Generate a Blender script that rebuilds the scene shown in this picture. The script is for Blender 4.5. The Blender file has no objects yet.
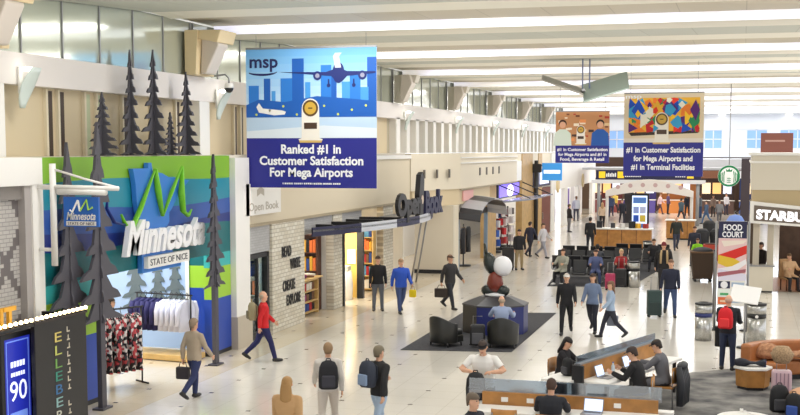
import bpy, bmesh, math, random
import numpy as np
from mathutils import Vector, Matrix, Quaternion
random.seed(7)
S = bpy.context.scene
COL = S.collection
PI = math.pi
rad = math.radians

# ------------------------------------------------------------------ camera model (a standing viewer on the upper gallery)
FOC, PPX, PPY, HC = 1210.0, 400.0, 262.0, 5.2
PIT = math.atan((PPY - 150) / FOC)
YAW = math.atan((743 - PPX) / FOC * math.cos(PIT))
cy_, sy_, cp_, sp_ = math.cos(YAW), math.sin(YAW), math.cos(PIT), math.sin(PIT)

def ray(px, py):
    u = (px - PPX) / FOC
    v = (PPY - py) / FOC
    r = (cy_, sy_, 0)
    F = (-sy_ * cp_, cy_ * cp_, -sp_)
    U = (-sy_ * sp_, cy_ * sp_, cp_)
    return [F[i] + u * r[i] + v * U[i] for i in range(3)]

def Fz(px, py, z=0.0):
    d = ray(px, py)
    t = (z - HC) / d[2]
    return Vector((d[0] * t, d[1] * t, z))

def Ax(px, py, X):
    d = ray(px, py)
    t = X / d[0]
    return Vector((X, d[1] * t, HC + d[2] * t))

def Ay(px, py, Y):
    d = ray(px, py)
    t = Y / d[1]
    return Vector((d[0] * t, Y, HC + d[2] * t))

cam = bpy.data.objects.new('camera', bpy.data.cameras.new('camera'))
COL.objects.link(cam)
cam.location = (0, 0, HC)
cam.rotation_euler = (PI / 2 - PIT, 0, YAW)
cam.data.sensor_width = 36
cam.data.lens = FOC / 800 * 36
cam.data.shift_y = (PPY - 207.5) / 800
cam.data.clip_end = 400
S.camera = cam

# ------------------------------------------------------------------ materials
MATS = {}
def srgb(c):
    return tuple(((x / 255) / 12.92 if x / 255 <= .04045 else ((x / 255 + .055) / 1.055) ** 2.4) for x in c)

def mat(name, c, rough=.6, metal=0.0, emit=0.0, noise=0.0, nscale=6.0, spec=.5, c2=None):
    """c in 0-255 sRGB"""
    if name in MATS:
        return MATS[name]
    m = bpy.data.materials.new(name)
    m.use_nodes = True
    nt = m.node_tree
    b = nt.nodes['Principled BSDF']
    col = srgb(c) + (1,)
    b.inputs['Base Color'].default_value = col
    b.inputs['Roughness'].default_value = rough
    b.inputs['Metallic'].default_value = metal
    b.inputs['Specular IOR Level'].default_value = spec
    if emit:
        b.inputs['Emission Color'].default_value = col
        b.inputs['Emission Strength'].default_value = emit
    if noise:
        tc = nt.nodes.new('ShaderNodeTexCoord')
        n = nt.nodes.new('ShaderNodeTexNoise')
        n.inputs['Scale'].default_value = nscale
        n.inputs['Detail'].default_value = 5
        r = nt.nodes.new('ShaderNodeValToRGB')
        k = srgb(c2) if c2 else tuple(x * (1 - noise) for x in col[:3])
        r.color_ramp.elements[0].color = tuple(k) + (1,)
        r.color_ramp.elements[0].position = .35
        r.color_ramp.elements[1].color = col
        r.color_ramp.elements[1].position = .65
        nt.links.new(tc.outputs['Object'], n.inputs['Vector'])
        nt.links.new(n.outputs['Fac'], r.inputs['Fac'])
        nt.links.new(r.outputs['Color'], b.inputs['Base Color'])
    MATS[name] = m
    return m

def rgb(r, g, b, rough=.75, **k):
    return mat('paint_%d_%d_%d_%d' % (r, g, b, int(rough * 100)), (r, g, b), rough, **k)

def brickmat(name, c1, c2, mortar, scale, bw, bh, ms=.02, rough=.6, axes='YZ', off=.5, bump=0.0):
    if name in MATS:
        return MATS[name]
    m = mat(name, c1, rough)
    nt = m.node_tree
    b = nt.nodes['Principled BSDF']
    tc = nt.nodes.new('ShaderNodeTexCoord')
    sep = nt.nodes.new('ShaderNodeSeparateXYZ')
    com = nt.nodes.new('ShaderNodeCombineXYZ')
    t = nt.nodes.new('ShaderNodeTexBrick')
    t.offset = off
    t.inputs['Color1'].default_value = srgb(c1) + (1,)
    t.inputs['Color2'].default_value = srgb(c2) + (1,)
    t.inputs['Mortar'].default_value = srgb(mortar) + (1,)
    t.inputs['Scale'].default_value = scale
    t.inputs['Brick Width'].default_value = bw
    t.inputs['Row Height'].default_value = bh
    t.inputs['Mortar Size'].default_value = ms
    nt.links.new(tc.outputs['Object'], sep.inputs[0])
    nt.links.new(sep.outputs[axes[0]], com.inputs[0])
    nt.links.new(sep.outputs[axes[1]], com.inputs[1])
    nt.links.new(com.outputs[0], t.inputs['Vector'])
    nt.links.new(t.outputs['Color'], b.inputs['Base Color'])
    return m

WHITE = mat('white_paint', (238, 236, 232), .5)
CREAM = mat('cream_paint', (226, 215, 190), .55)
BEIGE = mat('beige_plaster', (212, 198, 168), .6)
BAND = mat('pale_band', (232, 226, 222), .5)
BLACKM = mat('black_metal', (26, 26, 30), .45)
CHAR = mat('charcoal_steel', (78, 76, 84), .5)
STEEL = mat('brushed_steel', (200, 200, 198), .28, .9, noise=.25, nscale=30)
GREYM = mat('grey_metal', (150, 150, 152), .4, .5)
LEATHER_BK = mat('black_leather', (38, 38, 36), .35)
WOOD = mat('oak_wood', (186, 130, 66), .45, noise=.3, nscale=4)
WOODL = mat('light_oak', (222, 186, 120), .5, noise=.15, nscale=4)
WOODD = mat('dark_wood', (92, 52, 36), .5, noise=.3, nscale=4)
TAN = mat('tan_leather', (176, 112, 66), .42, noise=.15, nscale=5)
NAVY = mat('navy_print', (38, 40, 138), .45)
NAVYD = mat('dark_navy', (30, 32, 70), .5)
LAMP = mat('lamp_glow', (255, 250, 238), .5, emit=4.0)
BULB = mat('warm_bulb', (255, 226, 170), .5, emit=9.0)
SCREEN = mat('screen_glow', (210, 225, 255), .4, emit=.9)
SCREENB = mat('blue_screen_glow', (30, 40, 150), .4, emit=.9)
GLASSM = mat('frosted_glass', (190, 202, 214), .18, .1)
SKIN = [mat('skin_a', (222, 172, 142), .55), mat('skin_b', (196, 142, 110), .55), mat('skin_c', (128, 84, 62), .55)]
EYE = mat('eye_dark', (34, 26, 24), .3)
LIP = mat('lips', (168, 96, 88), .5)
SHOE = mat('shoe_dark', (36, 34, 36), .5)
SHOEW = mat('shoe_white', (224, 222, 220), .5)

def glass(name, tint=(235, 245, 245), rough=.02, mixv=.12):
    if name in MATS:
        return MATS[name]
    m = bpy.data.materials.new(name)
    m.use_nodes = True
    nt = m.node_tree
    nt.nodes.clear()
    o = nt.nodes.new('ShaderNodeOutputMaterial')
    mx = nt.nodes.new('ShaderNodeMixShader')
    tr = nt.nodes.new('ShaderNodeBsdfTransparent')
    gl = nt.nodes.new('ShaderNodeBsdfGlossy')
    tr.inputs[0].default_value = srgb(tint) + (1,)
    gl.inputs['Roughness'].default_value = rough
    mx.inputs[0].default_value = mixv
    nt.links.new(tr.outputs[0], mx.inputs[1])
    nt.links.new(gl.outputs[0], mx.inputs[2])
    nt.links.new(mx.outputs[0], o.inputs[0])
    MATS[name] = m
    return m
CLEAR = glass('clear_glass')
FROST = glass('desk_screen_glass', (190, 205, 218), .15, .3)

# ------------------------------------------------------------------ mesh builder
class MB:
    def __init__(s):
        s.v = []; s.f = []; s.mi = []; s.sm = []; s.mats = []
    def mid(s, m):
        if m not in s.mats:
            s.mats.append(m)
        return s.mats.index(m)
    def add(s, vs, fs, m, smooth=False, M=None):
        b = len(s.v); k = s.mid(m)
        for v in vs:
            v = Vector(v)
            s.v.append(tuple(M @ v) if M is not None else tuple(v))
        for f in fs:
            s.f.append([b + i for i in f]); s.mi.append(k); s.sm.append(smooth)
        return s
    def box(s, x0, y0, z0, x1, y1, z1, m, M=None):
        vs = [(x, y, z) for z in (z0, z1) for y in (y0, y1) for x in (x0, x1)]
        fs = [(0, 2, 3, 1), (4, 5, 7, 6), (0, 1, 5, 4), (2, 6, 7, 3), (0, 4, 6, 2), (1, 3, 7, 5)]
        return s.add(vs, fs, m, False, M)
    def cb(s, c, d, m, rz=0, M=None):
        T = Matrix.Translation(c) @ Matrix.Rotation(rz, 4, 'Z')
        if M is not None: T = M @ T
        return s.box(-d[0] / 2, -d[1] / 2, -d[2] / 2, d[0] / 2, d[1] / 2, d[2] / 2, m, T)
    def loft(s, rings, m, smooth=True, caps=True):
        n = len(rings[0]); vs = [p for r in rings for p in r]; fs = []
        for i in range(len(rings) - 1):
            for j in range(n):
                a = i * n + j; b = i * n + (j + 1) % n
                fs.append((a, b, b + n, a + n))
        if caps:
            fs.append(tuple(range(n - 1, -1, -1)))
            L = (len(rings) - 1) * n
            fs.append(tuple(range(L, L + n)))
        return s.add(vs, fs, m, smooth)
    def tube(s, pts, rs, m, n=8, flat=1.0, ref=None, smooth=True):
        pts = [Vector(p) for p in pts]
        if not hasattr(rs, '__len__'): rs = [rs] * len(pts)
        rings = []; pu = None
        for i, p in enumerate(pts):
            d = (pts[min(i + 1, len(pts) - 1)] - pts[max(i - 1, 0)])
            d = d.normalized() if d.length > 1e-9 else Vector((0, 0, 1))
            if pu is None:
                r0 = Vector(ref) if ref is not None else (Vector((1, 0, 0)) if abs(d.x) < .8 else Vector((0, 1, 0)))
            else:
                r0 = pu
            u = (r0 - d * r0.dot(d)).normalized(); w = d.cross(u); pu = u
            rings.append([p + u * math.cos(2 * PI * j / n) * rs[i] + w * math.sin(2 * PI * j / n) * rs[i] * flat for j in range(n)])
        return s.loft(rings, m, smooth)
    def cyl(s, p, r, h, m, n=20, r2=None, smooth=True):
        r2 = r if r2 is None else r2
        p = Vector(p)
        rings = [[p + Vector((rr * math.cos(2 * PI * j / n), rr * math.sin(2 * PI * j / n), z)) for j in range(n)] for rr, z in ((r, 0), (r2, h))]
        return s.loft(rings, m, smooth)
    def lathe(s, p, prof, m, n=20, sx=1, sy=1):
        p = Vector(p)
        return s.loft([[p + Vector((r * sx * math.cos(2 * PI * j / n), r * sy * math.sin(2 * PI * j / n), z)) for j in range(n)] for r, z in prof], m)
    def sph(s, c, r, m, n=12, k=8, M=None):
        if not hasattr(r, '__len__'): r = (r, r, r)
        c = Vector(c); rings = []
        for i in range(k + 1):
            a = -PI / 2 + PI * i / k
            q = max(math.cos(a), .02)
            ring = [Vector((r[0] * q * math.cos(2 * PI * j / n), r[1] * q * math.sin(2 * PI * j / n), r[2] * math.sin(a))) for j in range(n)]
            rings.append([(c + (M @ p if M is not None else p)) for p in ring])
        return s.loft(rings, m)
    def prism(s, pts, fr, depth, m, off=0.0, smooth=False):
        """polygon in frame fr=(origin, xdir, ydir); extruded along the normal from off to off+depth"""
        o, x, y = (Vector(q) for q in fr); n = x.cross(y)
        N = len(pts)
        vs = [o + x * a + y * b + n * off for a, b in pts] + [o + x * a + y * b + n * (off + depth) for a, b in pts]
        fs = [tuple(range(N - 1, -1, -1)), tuple(range(N, 2 * N))] + [(i, (i + 1) % N, (i + 1) % N + N, i + N) for i in range(N)]
        return s.add(vs, fs, m, smooth)
    def rect(s, fr, x0, y0, x1, y1, m, off=.002, depth=.002):
        return s.prism([(x0, y0), (x1, y0), (x1, y1), (x0, y1)], fr, depth, m, off)
    def disc(s, fr, cx, cyy, r, m, off=.002, depth=.002, ry=None, n=24):
        return s.prism([(cx + r * math.cos(2 * PI * i / n), cyy + (ry or r) * math.sin(2 * PI * i / n)) for i in range(n)], fr, depth, m, off)
    def text(s, txt, fr, x, y, h, m, w=None, off=.004, depth=.004, align='L', shear=0.0, bold=0.0, vert=False):
        vs, fs, (x0, y0, x1, y1) = textmesh(txt, shear, bold)
        sc = h / max(.001, (y1 - y0)); sx = sc if w is None else w / (x1 - x0)
        wd = (x1 - x0) * sx
        ox = x - (wd / 2 if align == 'C' else (wd if align == 'R' else 0))
        o, X, Y = (Vector(q) for q in fr); n = X.cross(Y)
        out = []
        for a, b, c in vs:
            out.append(o + X * (ox + (a - x0) * sx) + Y * (y + (b - y0) * sc) + n * (off + (depth if c > 0 else 0)))
        return s.add(out, fs, m)
    def build(s, name, parent=None, loc=None, rz=0, bev=0.0, recalc=True, seg=2):
        me = bpy.data.meshes.new(name)
        me.from_pydata(s.v, [], s.f)
        for m in s.mats: me.materials.append(m)
        me.polygons.foreach_set('material_index', s.mi)
        me.polygons.foreach_set('use_smooth', s.sm)
        if recalc:
            bm = bmesh.new(); bm.from_mesh(me)
            bmesh.ops.recalc_face_normals(bm, faces=bm.faces)
            bm.to_mesh(me); bm.free()
        me.update()
        o = bpy.data.objects.new(name, me)
        COL.objects.link(o)
        if parent is not None: o.parent = parent
        if loc is not None: o.location = loc
        if rz: o.rotation_euler = (0, 0, rz)
        if bev:
            b = o.modifiers.new('Bevel', 'BEVEL'); b.width = bev; b.segments = seg
            b.limit_method = 'ANGLE'; b.angle_limit = rad(40)
        return o

_TX = {}
def textmesh(txt, shear=0.0, bold=0.0):
    k = (txt, shear, bold)
    if k in _TX: return _TX[k]
    cu = bpy.data.curves.new('lettering_curve', 'FONT')
    cu.body = txt; cu.size = 1; cu.shear = shear; cu.offset = bold; cu.extrude = .01; cu.resolution_u = 3
    ob = bpy.data.objects.new('lettering_curve', cu); COL.objects.link(ob)
    dg = bpy.context.evaluated_depsgraph_get()
    me = bpy.data.meshes.new_from_object(ob.evaluated_get(dg))
    vs = [tuple(v.co) for v in me.vertices]; fs = [tuple(p.vertices) for p in me.polygons]
    bpy.data.objects.remove(ob); bpy.data.curves.remove(cu); bpy.data.meshes.remove(me)
    bb = (min(v[0] for v in vs), 0.0, max(v[0] for v in vs), max(v[1] for v in vs))
    _TX[k] = (vs, fs, bb)
    return _TX[k]

def tag(o, label, cat, group=None, kind=None):
    o['label'] = label; o['category'] = cat
    if group: o['group'] = group
    if kind: o['kind'] = kind
    return o
def thing(name, label, cat, loc=(0, 0, 0), rz=0, group=None):
    o = bpy.data.objects.new(name, None)
    o.empty_display_size = .1
    COL.objects.link(o); o.location = loc; o.rotation_euler = (0, 0, rz)
    return tag(o, label, cat, group)
def struct(o, label=None, cat=None):
    o['kind'] = 'structure'
    if label: o['label'] = label
    if cat: o['category'] = cat
    return o
KIDS = {}
def copy_tree(o, loc=None, rz=None, label=None, parent=None, group=None):
    c = o.copy(); COL.objects.link(c)
    if parent is not None: c.parent = parent
    if loc is not None: c.location = loc
    if rz is not None: c.rotation_euler = (0, 0, rz)
    if label: c['label'] = label
    if group: c['group'] = group
    for ch in list(o.children): copy_tree(ch, parent=c)
    return c
FC = lambda o: (o, (1, 0, 0), (0, 0, 1))          # frame facing the camera end of the hall (-Y)
FR = lambda o: (o, (0, 1, 0), (0, 0, 1))          # frame on the left wall, facing +X
def ordn(i): return ['first', 'second', 'third', 'fourth', 'fifth', 'sixth', 'seventh', 'eighth', 'ninth', 'tenth', 'eleventh', 'twelfth', 'thirteenth', 'fourteenth'][i]
# ================================================================== ROOM SHELL
X_WALL, X_FAR_LEFT, Y_END, Z_CEIL = -12.75, -13.4, 105.0, 8.42
def floor_material():
    m = mat('terrazzo', (212, 201, 178), .16)
    nt = m.node_tree; L = nt.links; b = nt.nodes['Principled BSDF']
    tc = nt.nodes.new('ShaderNodeTexCoord'); sep = nt.nodes.new('ShaderNodeSeparateXYZ'); L.new(tc.outputs['Object'], sep.inputs[0])
    def mth(op, a, bb=None, cc=None):
        n = nt.nodes.new('ShaderNodeMath'); n.operation = op
        for i, q in enumerate((a, bb, cc)):
            if q is None: continue
            if isinstance(q, (int, float)): n.inputs[i].default_value = q
            else: L.new(q, n.inputs[i])
        return n.outputs[0]
    P = 1.478
    def cell(out, off):  # distance from the nearest lattice line, metres
        return mth('ABSOLUTE', mth('SUBTRACT', mth('FLOORED_MODULO', mth('ADD', out, off + P / 2 + 100 * P), P), P / 2))
    dx = cell(sep.outputs[0], 9.40); dy = cell(sep.outputs[1], -22.12)
    inset = mth('MULTIPLY', mth('LESS_THAN', dx, .05), mth('LESS_THAN', dy, .05))
    dx2 = cell(sep.outputs[0], 9.40); 
    jl = mth('MINIMUM', mth('ABSOLUTE', mth('SUBTRACT', dx, .739)), mth('ABSOLUTE', mth('SUBTRACT', dy, .739)))
    jl = mth('MINIMUM', jl, mth('MINIMUM', dx, dy))
    joint = mth('MULTIPLY', mth('LESS_THAN', jl, .006), .35)
    n1 = nt.nodes.new('ShaderNodeTexNoise'); n1.inputs['Scale'].default_value = .5; n1.inputs['Detail'].default_value = 3
    n2 = nt.nodes.new('ShaderNodeTexNoise'); n2.inputs['Scale'].default_value = 45; n2.inputs['Detail'].default_value = 2
    L.new(tc.outputs['Object'], n1.inputs['Vector']); L.new(tc.outputs['Object'], n2.inputs['Vector'])
    r = nt.nodes.new('ShaderNodeValToRGB')
    r.color_ramp.elements[0].color = srgb((206, 192, 164)) + (1,); r.color_ramp.elements[0].position = .3
    r.color_ramp.elements[1].color = srgb((220, 210, 192)) + (1,); r.color_ramp.elements[1].position = .7
    L.new(mth('ADD', mth('MULTIPLY', n1.outputs['Fac'], .6), mth('MULTIPLY', n2.outputs['Fac'], .4)), r.inputs['Fac'])
    def mix(f, a, c):
        x = nt.nodes.new('ShaderNodeMixRGB'); L.new(f, x.inputs[0]); L.new(a, x.inputs[1]); x.inputs[2].default_value = srgb(c) + (1,); return x.outputs[0]
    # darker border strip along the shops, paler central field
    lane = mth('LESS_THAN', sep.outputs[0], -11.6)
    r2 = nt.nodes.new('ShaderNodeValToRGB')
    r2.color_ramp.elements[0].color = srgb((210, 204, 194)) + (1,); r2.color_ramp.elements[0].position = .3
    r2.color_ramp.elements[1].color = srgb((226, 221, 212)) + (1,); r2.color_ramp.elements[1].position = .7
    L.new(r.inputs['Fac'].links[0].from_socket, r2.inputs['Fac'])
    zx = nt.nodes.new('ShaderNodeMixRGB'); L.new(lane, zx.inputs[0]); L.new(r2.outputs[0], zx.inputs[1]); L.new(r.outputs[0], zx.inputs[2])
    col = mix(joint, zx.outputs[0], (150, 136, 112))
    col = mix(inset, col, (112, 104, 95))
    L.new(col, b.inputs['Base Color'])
    return m
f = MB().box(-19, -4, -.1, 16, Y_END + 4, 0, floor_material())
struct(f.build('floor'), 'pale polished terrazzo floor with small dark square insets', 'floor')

# ceiling: saw-tooth bays, a bright light cove at every step
ACOU = brickmat('acoustic_panels', (182, 184, 174), (176, 178, 168), (158, 158, 148), 1, 1.3, 7.0, .012, .6, 'XY', 0)
BEAM = brickmat('beam_panels', (194, 185, 167), (189, 180, 161), (168, 160, 143), 1, 1.5, 9.0, .012, .6, 'XY', 0)
TRIMC = mat('ceiling_trim', (222, 218, 204), .5)
def cove_material():
    m = mat('light_cove', (255, 255, 255), .3)
    nt = m.node_tree; b = nt.nodes['Principled BSDF']
    tc = nt.nodes.new('ShaderNodeTexCoord'); n = nt.nodes.new('ShaderNodeTexNoise')
    n.inputs['Scale'].default_value = .45; n.inputs['Detail'].default_value = 3
    r = nt.nodes.new('ShaderNodeValToRGB')
    e = r.color_ramp.elements
    e[0].position, e[0].color = .38, srgb((150, 146, 146)) + (1,)
    e[1].position, e[1].color = .62, (1, .98, .95, 1)
    q = e.new(.5); q.color = srgb((196, 198, 228)) + (1,)
    nt.links.new(tc.outputs['Object'], n.inputs['Vector']); nt.links.new(n.outputs['Fac'], r.inputs['Fac'])
    nt.links.new(r.outputs['Color'], b.inputs['Emission Color']); b.inputs['Emission Strength'].default_value = .9
    return m
COVE = cove_material()
P_BAY = 9.15
ceil = MB()
for k in range(-3, 9):
    y = 29.55 + P_BAY * k
    prof = [(0, 8.42), (0, 8.2), (1.5, 8.2), (5.6, 8.4), (6.7, 8.36), (6.7, 8.42), (9.15, 8.42)]
    ms = [COVE, TRIMC, ACOU, TRIMC, TRIMC, BEAM]
    for i in range(6):
        (a, z0), (b, z1) = prof[i], prof[i + 1]
        ceil.add([(X_FAR_LEFT, y + a, z0), (14, y + a, z0), (14, y + b, z1), (X_FAR_LEFT, y + b, z1)], [(0, 1, 2, 3)], ms[i])
ceil.box(-19, -4, 8.6, 14.2, 117, 8.8, WHITE)
struct(ceil.build('ceiling', recalc=False), 'pale sawtooth ceiling of grey acoustic panels and bright coves', 'ceiling')

# left wall: lower piers behind the shop fronts, upper wall with slit windows, pale band, glass above
UPW = mat('upper_wall', (214, 198, 166), .6)
w = MB()
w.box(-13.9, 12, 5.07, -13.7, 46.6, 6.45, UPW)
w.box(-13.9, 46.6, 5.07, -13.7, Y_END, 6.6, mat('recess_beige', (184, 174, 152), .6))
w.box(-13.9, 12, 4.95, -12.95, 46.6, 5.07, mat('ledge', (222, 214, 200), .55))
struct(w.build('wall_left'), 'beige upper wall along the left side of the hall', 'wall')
b = MB().box(-13.9, 12, 6.45, -13.4, Y_END, 7.06, BAND)
struct(b.build('trim_1'), 'pale band running along the upper left wall', 'wall band')
# slits and pilaster strips
SLITD = mat('slit_dark', (70, 54, 40), .5)
SLITL = mat('slit_glass', (206, 214, 180), .2)
sl = MB()
for y, m_ in ((15.2, SLITL), (17.6, SLITD), (22.05, SLITD), (22.5, SLITD), (23.55, SLITL), (24.05, SLITL), (25.2, SLITD), (26.6, SLITL), (27.9, SLITD), (31.5, SLITD), (31.95, SLITD), (34.2, SLITD), (34.65, SLITD), (36.6, SLITL), (39.4, SLITD), (40.2, SLITD), (41.8, SLITD), (42.6, SLITD), (44.2, SLITD)):
    sl.box(-13.72, y - .12, 5.07, -13.68, y + .12, 6.4, m_)
    sl.box(-13.7, y - .2, 5.07, -13.62, y - .13, 6.44, CREAM)
struct(sl.build('trim_2'), 'narrow vertical slit windows in the beige upper wall', 'slit windows')
pil = MB()
for k in range(-1, 9):
    y = 19.8 + P_BAY * k
    pil.box(-13.7, y - .3, 5.07, -13.42, y + .3, 6.45, WHITE)
struct(pil.build('trim_3'), 'white pilasters of the upper left wall', 'pilasters')
fin = MB()
y = 47.0
while y < Y_END - 1:
    fin.box(-13.68, y, 5.07, -13.4, y + .5, 6.5, WHITE); y += 1.5
struct(fin.build('trim_4'), 'row of white vertical fins on the upper left wall', 'wall fins')
# upper glazing, one window per bay
UG = mat('gallery_glass', (208, 214, 200), .1, .5)
for k in range(-1, 9):
    y0 = 19.3 + P_BAY * k
    g = struct(MB().box(-13.62, y0, 7.06, -13.5, y0 + P_BAY - .02, 8.4, UG).build('window_%d' % (k + 2)), 'upper gallery glazing above the pale band', 'window')
    q = MB()
    for j in range(7):
        q.box(-13.5, y0 + j * 1.5 - .02, 7.06, -13.47, y0 + j * 1.5 + .02, 8.4, GREYM)
    q.build('mullion', g)
# tilted brackets carrying the ceiling beams
BRK = mat('bracket_beige', (220, 200, 160), .6)
BRKF = mat('bracket_face', (205, 196, 186), .5)
def bracket(y, label, far=False):
    BRK = mat('bracket_pale', (206, 200, 188), .6) if far else globals()['BRK']
    wd = .6 if far else 1.1
    t = thing('beam_bracket', label, 'bracket', (0, y, 0), 0, 'tilted brackets under the ceiling beams')
    XZ = ((0, .55, 0), (1, 0, 0), (0, 0, 1))
    MB().prism([(-13.4, 7.07), (-13.12, 7.07), (-13.05, 8.16), (-13.4, 8.16)], XZ, wd, BRK, 0).build('pier', t)
    MB().prism([(-13.1, 7.1), (-12.95, 7.1), (-12.6, 7.8), (-12.7, 8.16), (-13.05, 8.16)], ((0, .3, 0), (1, 0, 0), (0, 0, 1)), .6, BRKF, 0).build('corbel', t, bev=.03)
    MB().prism([(-13.1, 7.95), (-12.55, 7.85), (-12.45, 8.16), (-13.05, 8.16)], ((0, .5, 0), (1, 0, 0), (0, 0, 1)), wd * .9, BRK, 0).build('cap', t, bev=.02)
names = ['in the top left corner of the photo', 'above the tall pines and beside the security camera', 'hidden behind the big blue banner', 'right of the big blue banner', 'second to the right of the big blue banner', 'third to the right of the big blue banner', 'fourth to the right of the big blue banner', 'farthest along the left wall']
for k in range(8):
    bracket(19.3 + P_BAY * k - (.1 if k else 0), ('pale' if k > 2 else 'beige') + ' tilted ceiling bracket ' + names[k], k > 2)
# crescent wall lamps
def sconce(y, label):
    t = thing('sconce_lamp', label, 'wall lamp', (-13.38, y, 6.38), 0, 'crescent wall lamps on the upper left wall')
    MB().box(0, -.06, -.1, .04, .06, .4, WHITE).build('back_plate', t)
    rings = []
    for i in range(9):
        a = i / 8; z = -.38 + .76 * a; hw = .03 + .2 * math.sin(PI * min(1, a * .75 + .05)); d = .05 + .34 * a ** 1.6
        rings.append([(d + .05 * math.cos(2 * PI * j / 12), hw * math.sin(2 * PI * j / 12), z) for j in range(12)])
    sh_ = MB().loft(rings, mat('lamp_shell', (214, 226, 222), .3)).build('shade', t)
    MB().sph((.2, 0, .36), (.12, .14, .05), LAMP, 10, 6).build('bulb', sh_)
sn = ['above the grey brick wall', 'beside the tall pines', 'hidden by the big banner', 'first right of the big banner', 'second right of the big banner', 'third right of the big banner', 'fourth right of the big banner', 'fifth right of the big banner']
for k in range(8):
    sconce((20.55 if k == 0 else 29.6 if k == 1 else 20.3 + P_BAY * k + .3), 'white crescent uplight lamp on the left wall, ' + sn[k])
# security camera
t = thing('security_camera', 'small dome security camera hanging beside the upper wall lamp', 'security camera', tuple(Ax(229, 88, -12.9)))
MB().tube([(-.5, 0, .3), (-.1, 0, .35), (0, 0, .25), (0, 0, .12)], .025, GREYM).build('arm', t)
MB().cyl((0, 0, 0), .14, .12, WHITE, r2=.1).build('housing', t)
MB().sph((0, 0, 0), (.12, .12, .13), mat('dome_dark', (40, 40, 44), .1)).build('dome', t)

# far wall
FW = mat('far_white', (226, 230, 240), .5)
fw = MB()
fw.box(-14, Y_END, 6.9, 14.2, Y_END + .4, 8.6, FW)
fw.box(-14, Y_END, 4.6, 14.2, Y_END + .3, 5.3, FW)
fw.box(-14, Y_END + 3, 0, 14.2, Y_END + 3.2, 4.6, mat('far_dark', (110, 84, 66), .6))
for x in (-11.6, -9.2, -6.5, -1.2, -.2, 2.4, 5.5, 8.5, 11.5):
    fw.box(x - .5, Y_END + .05, 5.3, x + .5, Y_END + .35, 6.9, FW)
struct(fw.build('wall_far'), 'white far end wall of the hall with upper windows', 'wall')
FG = mat('far_window', (130, 165, 215), .15, .2, emit=.6)
for i, (x0, x1) in enumerate(((-11.1, -9.7), (-8.7, -7), (-6, -1.7), (-.7, -.7 + 2.6), (2.9, 5), (6, 8), (9, 11), (12, 14))):
    wd = struct(MB().box(x0, Y_END + .15, 5.3, x1, Y_END + .2, 6.9, FG).build('window_%d' % (20 + i)), 'blue grey upper window in the far wall', 'window')
    q = MB()
    n = max(2, int((x1 - x0) / .7))
    for j in range(n + 1):
        xx = x0 + (x1 - x0) * j / n
        q.box(xx - .04, Y_END + .08, 5.3, xx + .04, Y_END + .15, 6.9, FW)
    for z in (5.32, 6.1, 6.86): q.box(x0, Y_END + .08, z - .04, x1, Y_END + .15, z + .04, FW)
    q.build('window_frame', wd)
# far downlights in the white band
for i, px in enumerate((640, 668, 722, 789)):
    p = Ay(px, 115, Y_END - .6)
    t = thing('downlight', 'round downlight under the far white band, %s from the left' % ordn(i), 'downlight', (p.x, Y_END - .5, 8.1), 0, 'downlights near the far wall')
    MB().cyl((0, 0, 0), .35, .12, WHITE).build('rim', t)
    MB().sph((0, 0, 0), (.28, .28, .12), LAMP).build('bulb', t)
# upper balcony slab beyond, right of the hall
bal = MB().box(-4.2, 96, 3.9, 14, Y_END - .02, 4.5, mat('balcony_edge', (206, 206, 210), .5))
struct(bal.build('trim_5'), 'white balcony slab in front of the far wall', 'balcony')

# ================================================================== LEFT SIDE: SHOP FRONTS
# --- grey patterned brick wall with white frame (behind the pizza stand)
def diamond_brick():
    m = brickmat('diamond_brick', (196, 192, 188), (186, 182, 178), (150, 146, 144), 1, .2, .075, .008, .5)
    nt = m.node_tree; L = nt.links; b = nt.nodes['Principled BSDF']
    tex = [n for n in nt.nodes if n.type == 'TEX_BRICK'][0]
    tc = [n for n in nt.nodes if n.type == 'TEX_COORD'][0]
    sep = [n for n in nt.nodes if n.type == 'SEPXYZ'][0]
    def mth(op, a, bb=None):
        n = nt.nodes.new('ShaderNodeMath'); n.operation = op
        for i, q in enumerate((a, bb)):
            if q is None: continue
            if isinstance(q, (int, float)): n.inputs[i].default_value = q
            else: L.new(q, n.inputs[i])
        return n.outputs[0]
    ys = mth('MULTIPLY', mth('FLOOR', mth('DIVIDE', sep.outputs[1], .1)), .1)
    zs = mth('MULTIPLY', mth('FLOOR', mth('DIVIDE', sep.outputs[2], .075)), .075)
    def line(sgn):
        q = mth('ADD', mth('MULTIPLY', ys, 1.0), mth('MULTIPLY', zs, sgn))
        return mth('LESS_THAN', mth('ABSOLUTE', mth('SUBTRACT', mth('FLOORED_MODULO', mth('ADD', q, 100), 1.15), .57)), .1)
    msk = mth('MAXIMUM', line(.75), line(-.75))
    x = nt.nodes.new('ShaderNodeMixRGB'); L.new(msk, x.inputs[0]); L.new(tex.outputs['Color'], x.inputs[1]); x.inputs[2].default_value = srgb((112, 106, 106)) + (1,)
    L.new(x.outputs[0], b.inputs['Base Color'])
    return m
b = MB().box(-13.1, 12, 0, -12.8, 19.5, 4.6, diamond_brick())
bo = struct(b.build('wall_left_brick'), 'grey brick wall with a dark diamond pattern', 'brick wall')
fr = MB()
fr.box(-13.05, 12, 4.55, -12.62, 20.05, 5.06, WHITE)
fr.box(-13.05, 19.7, 0, -12.62, 20.05, 4.56, WHITE)
fr.box(-12.8, 12, 4.3, -12.72, 19.56, 4.55, mat('soffit_grey', (140, 134, 130), .5))
fr.box(-13.05, 19.5, 0, -12.66, 19.7, 4.56, mat('post_grey', (176, 170, 168), .5))
struct(fr.build('trim_6'), 'white portal frame round the grey brick wall', 'frame')

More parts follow.
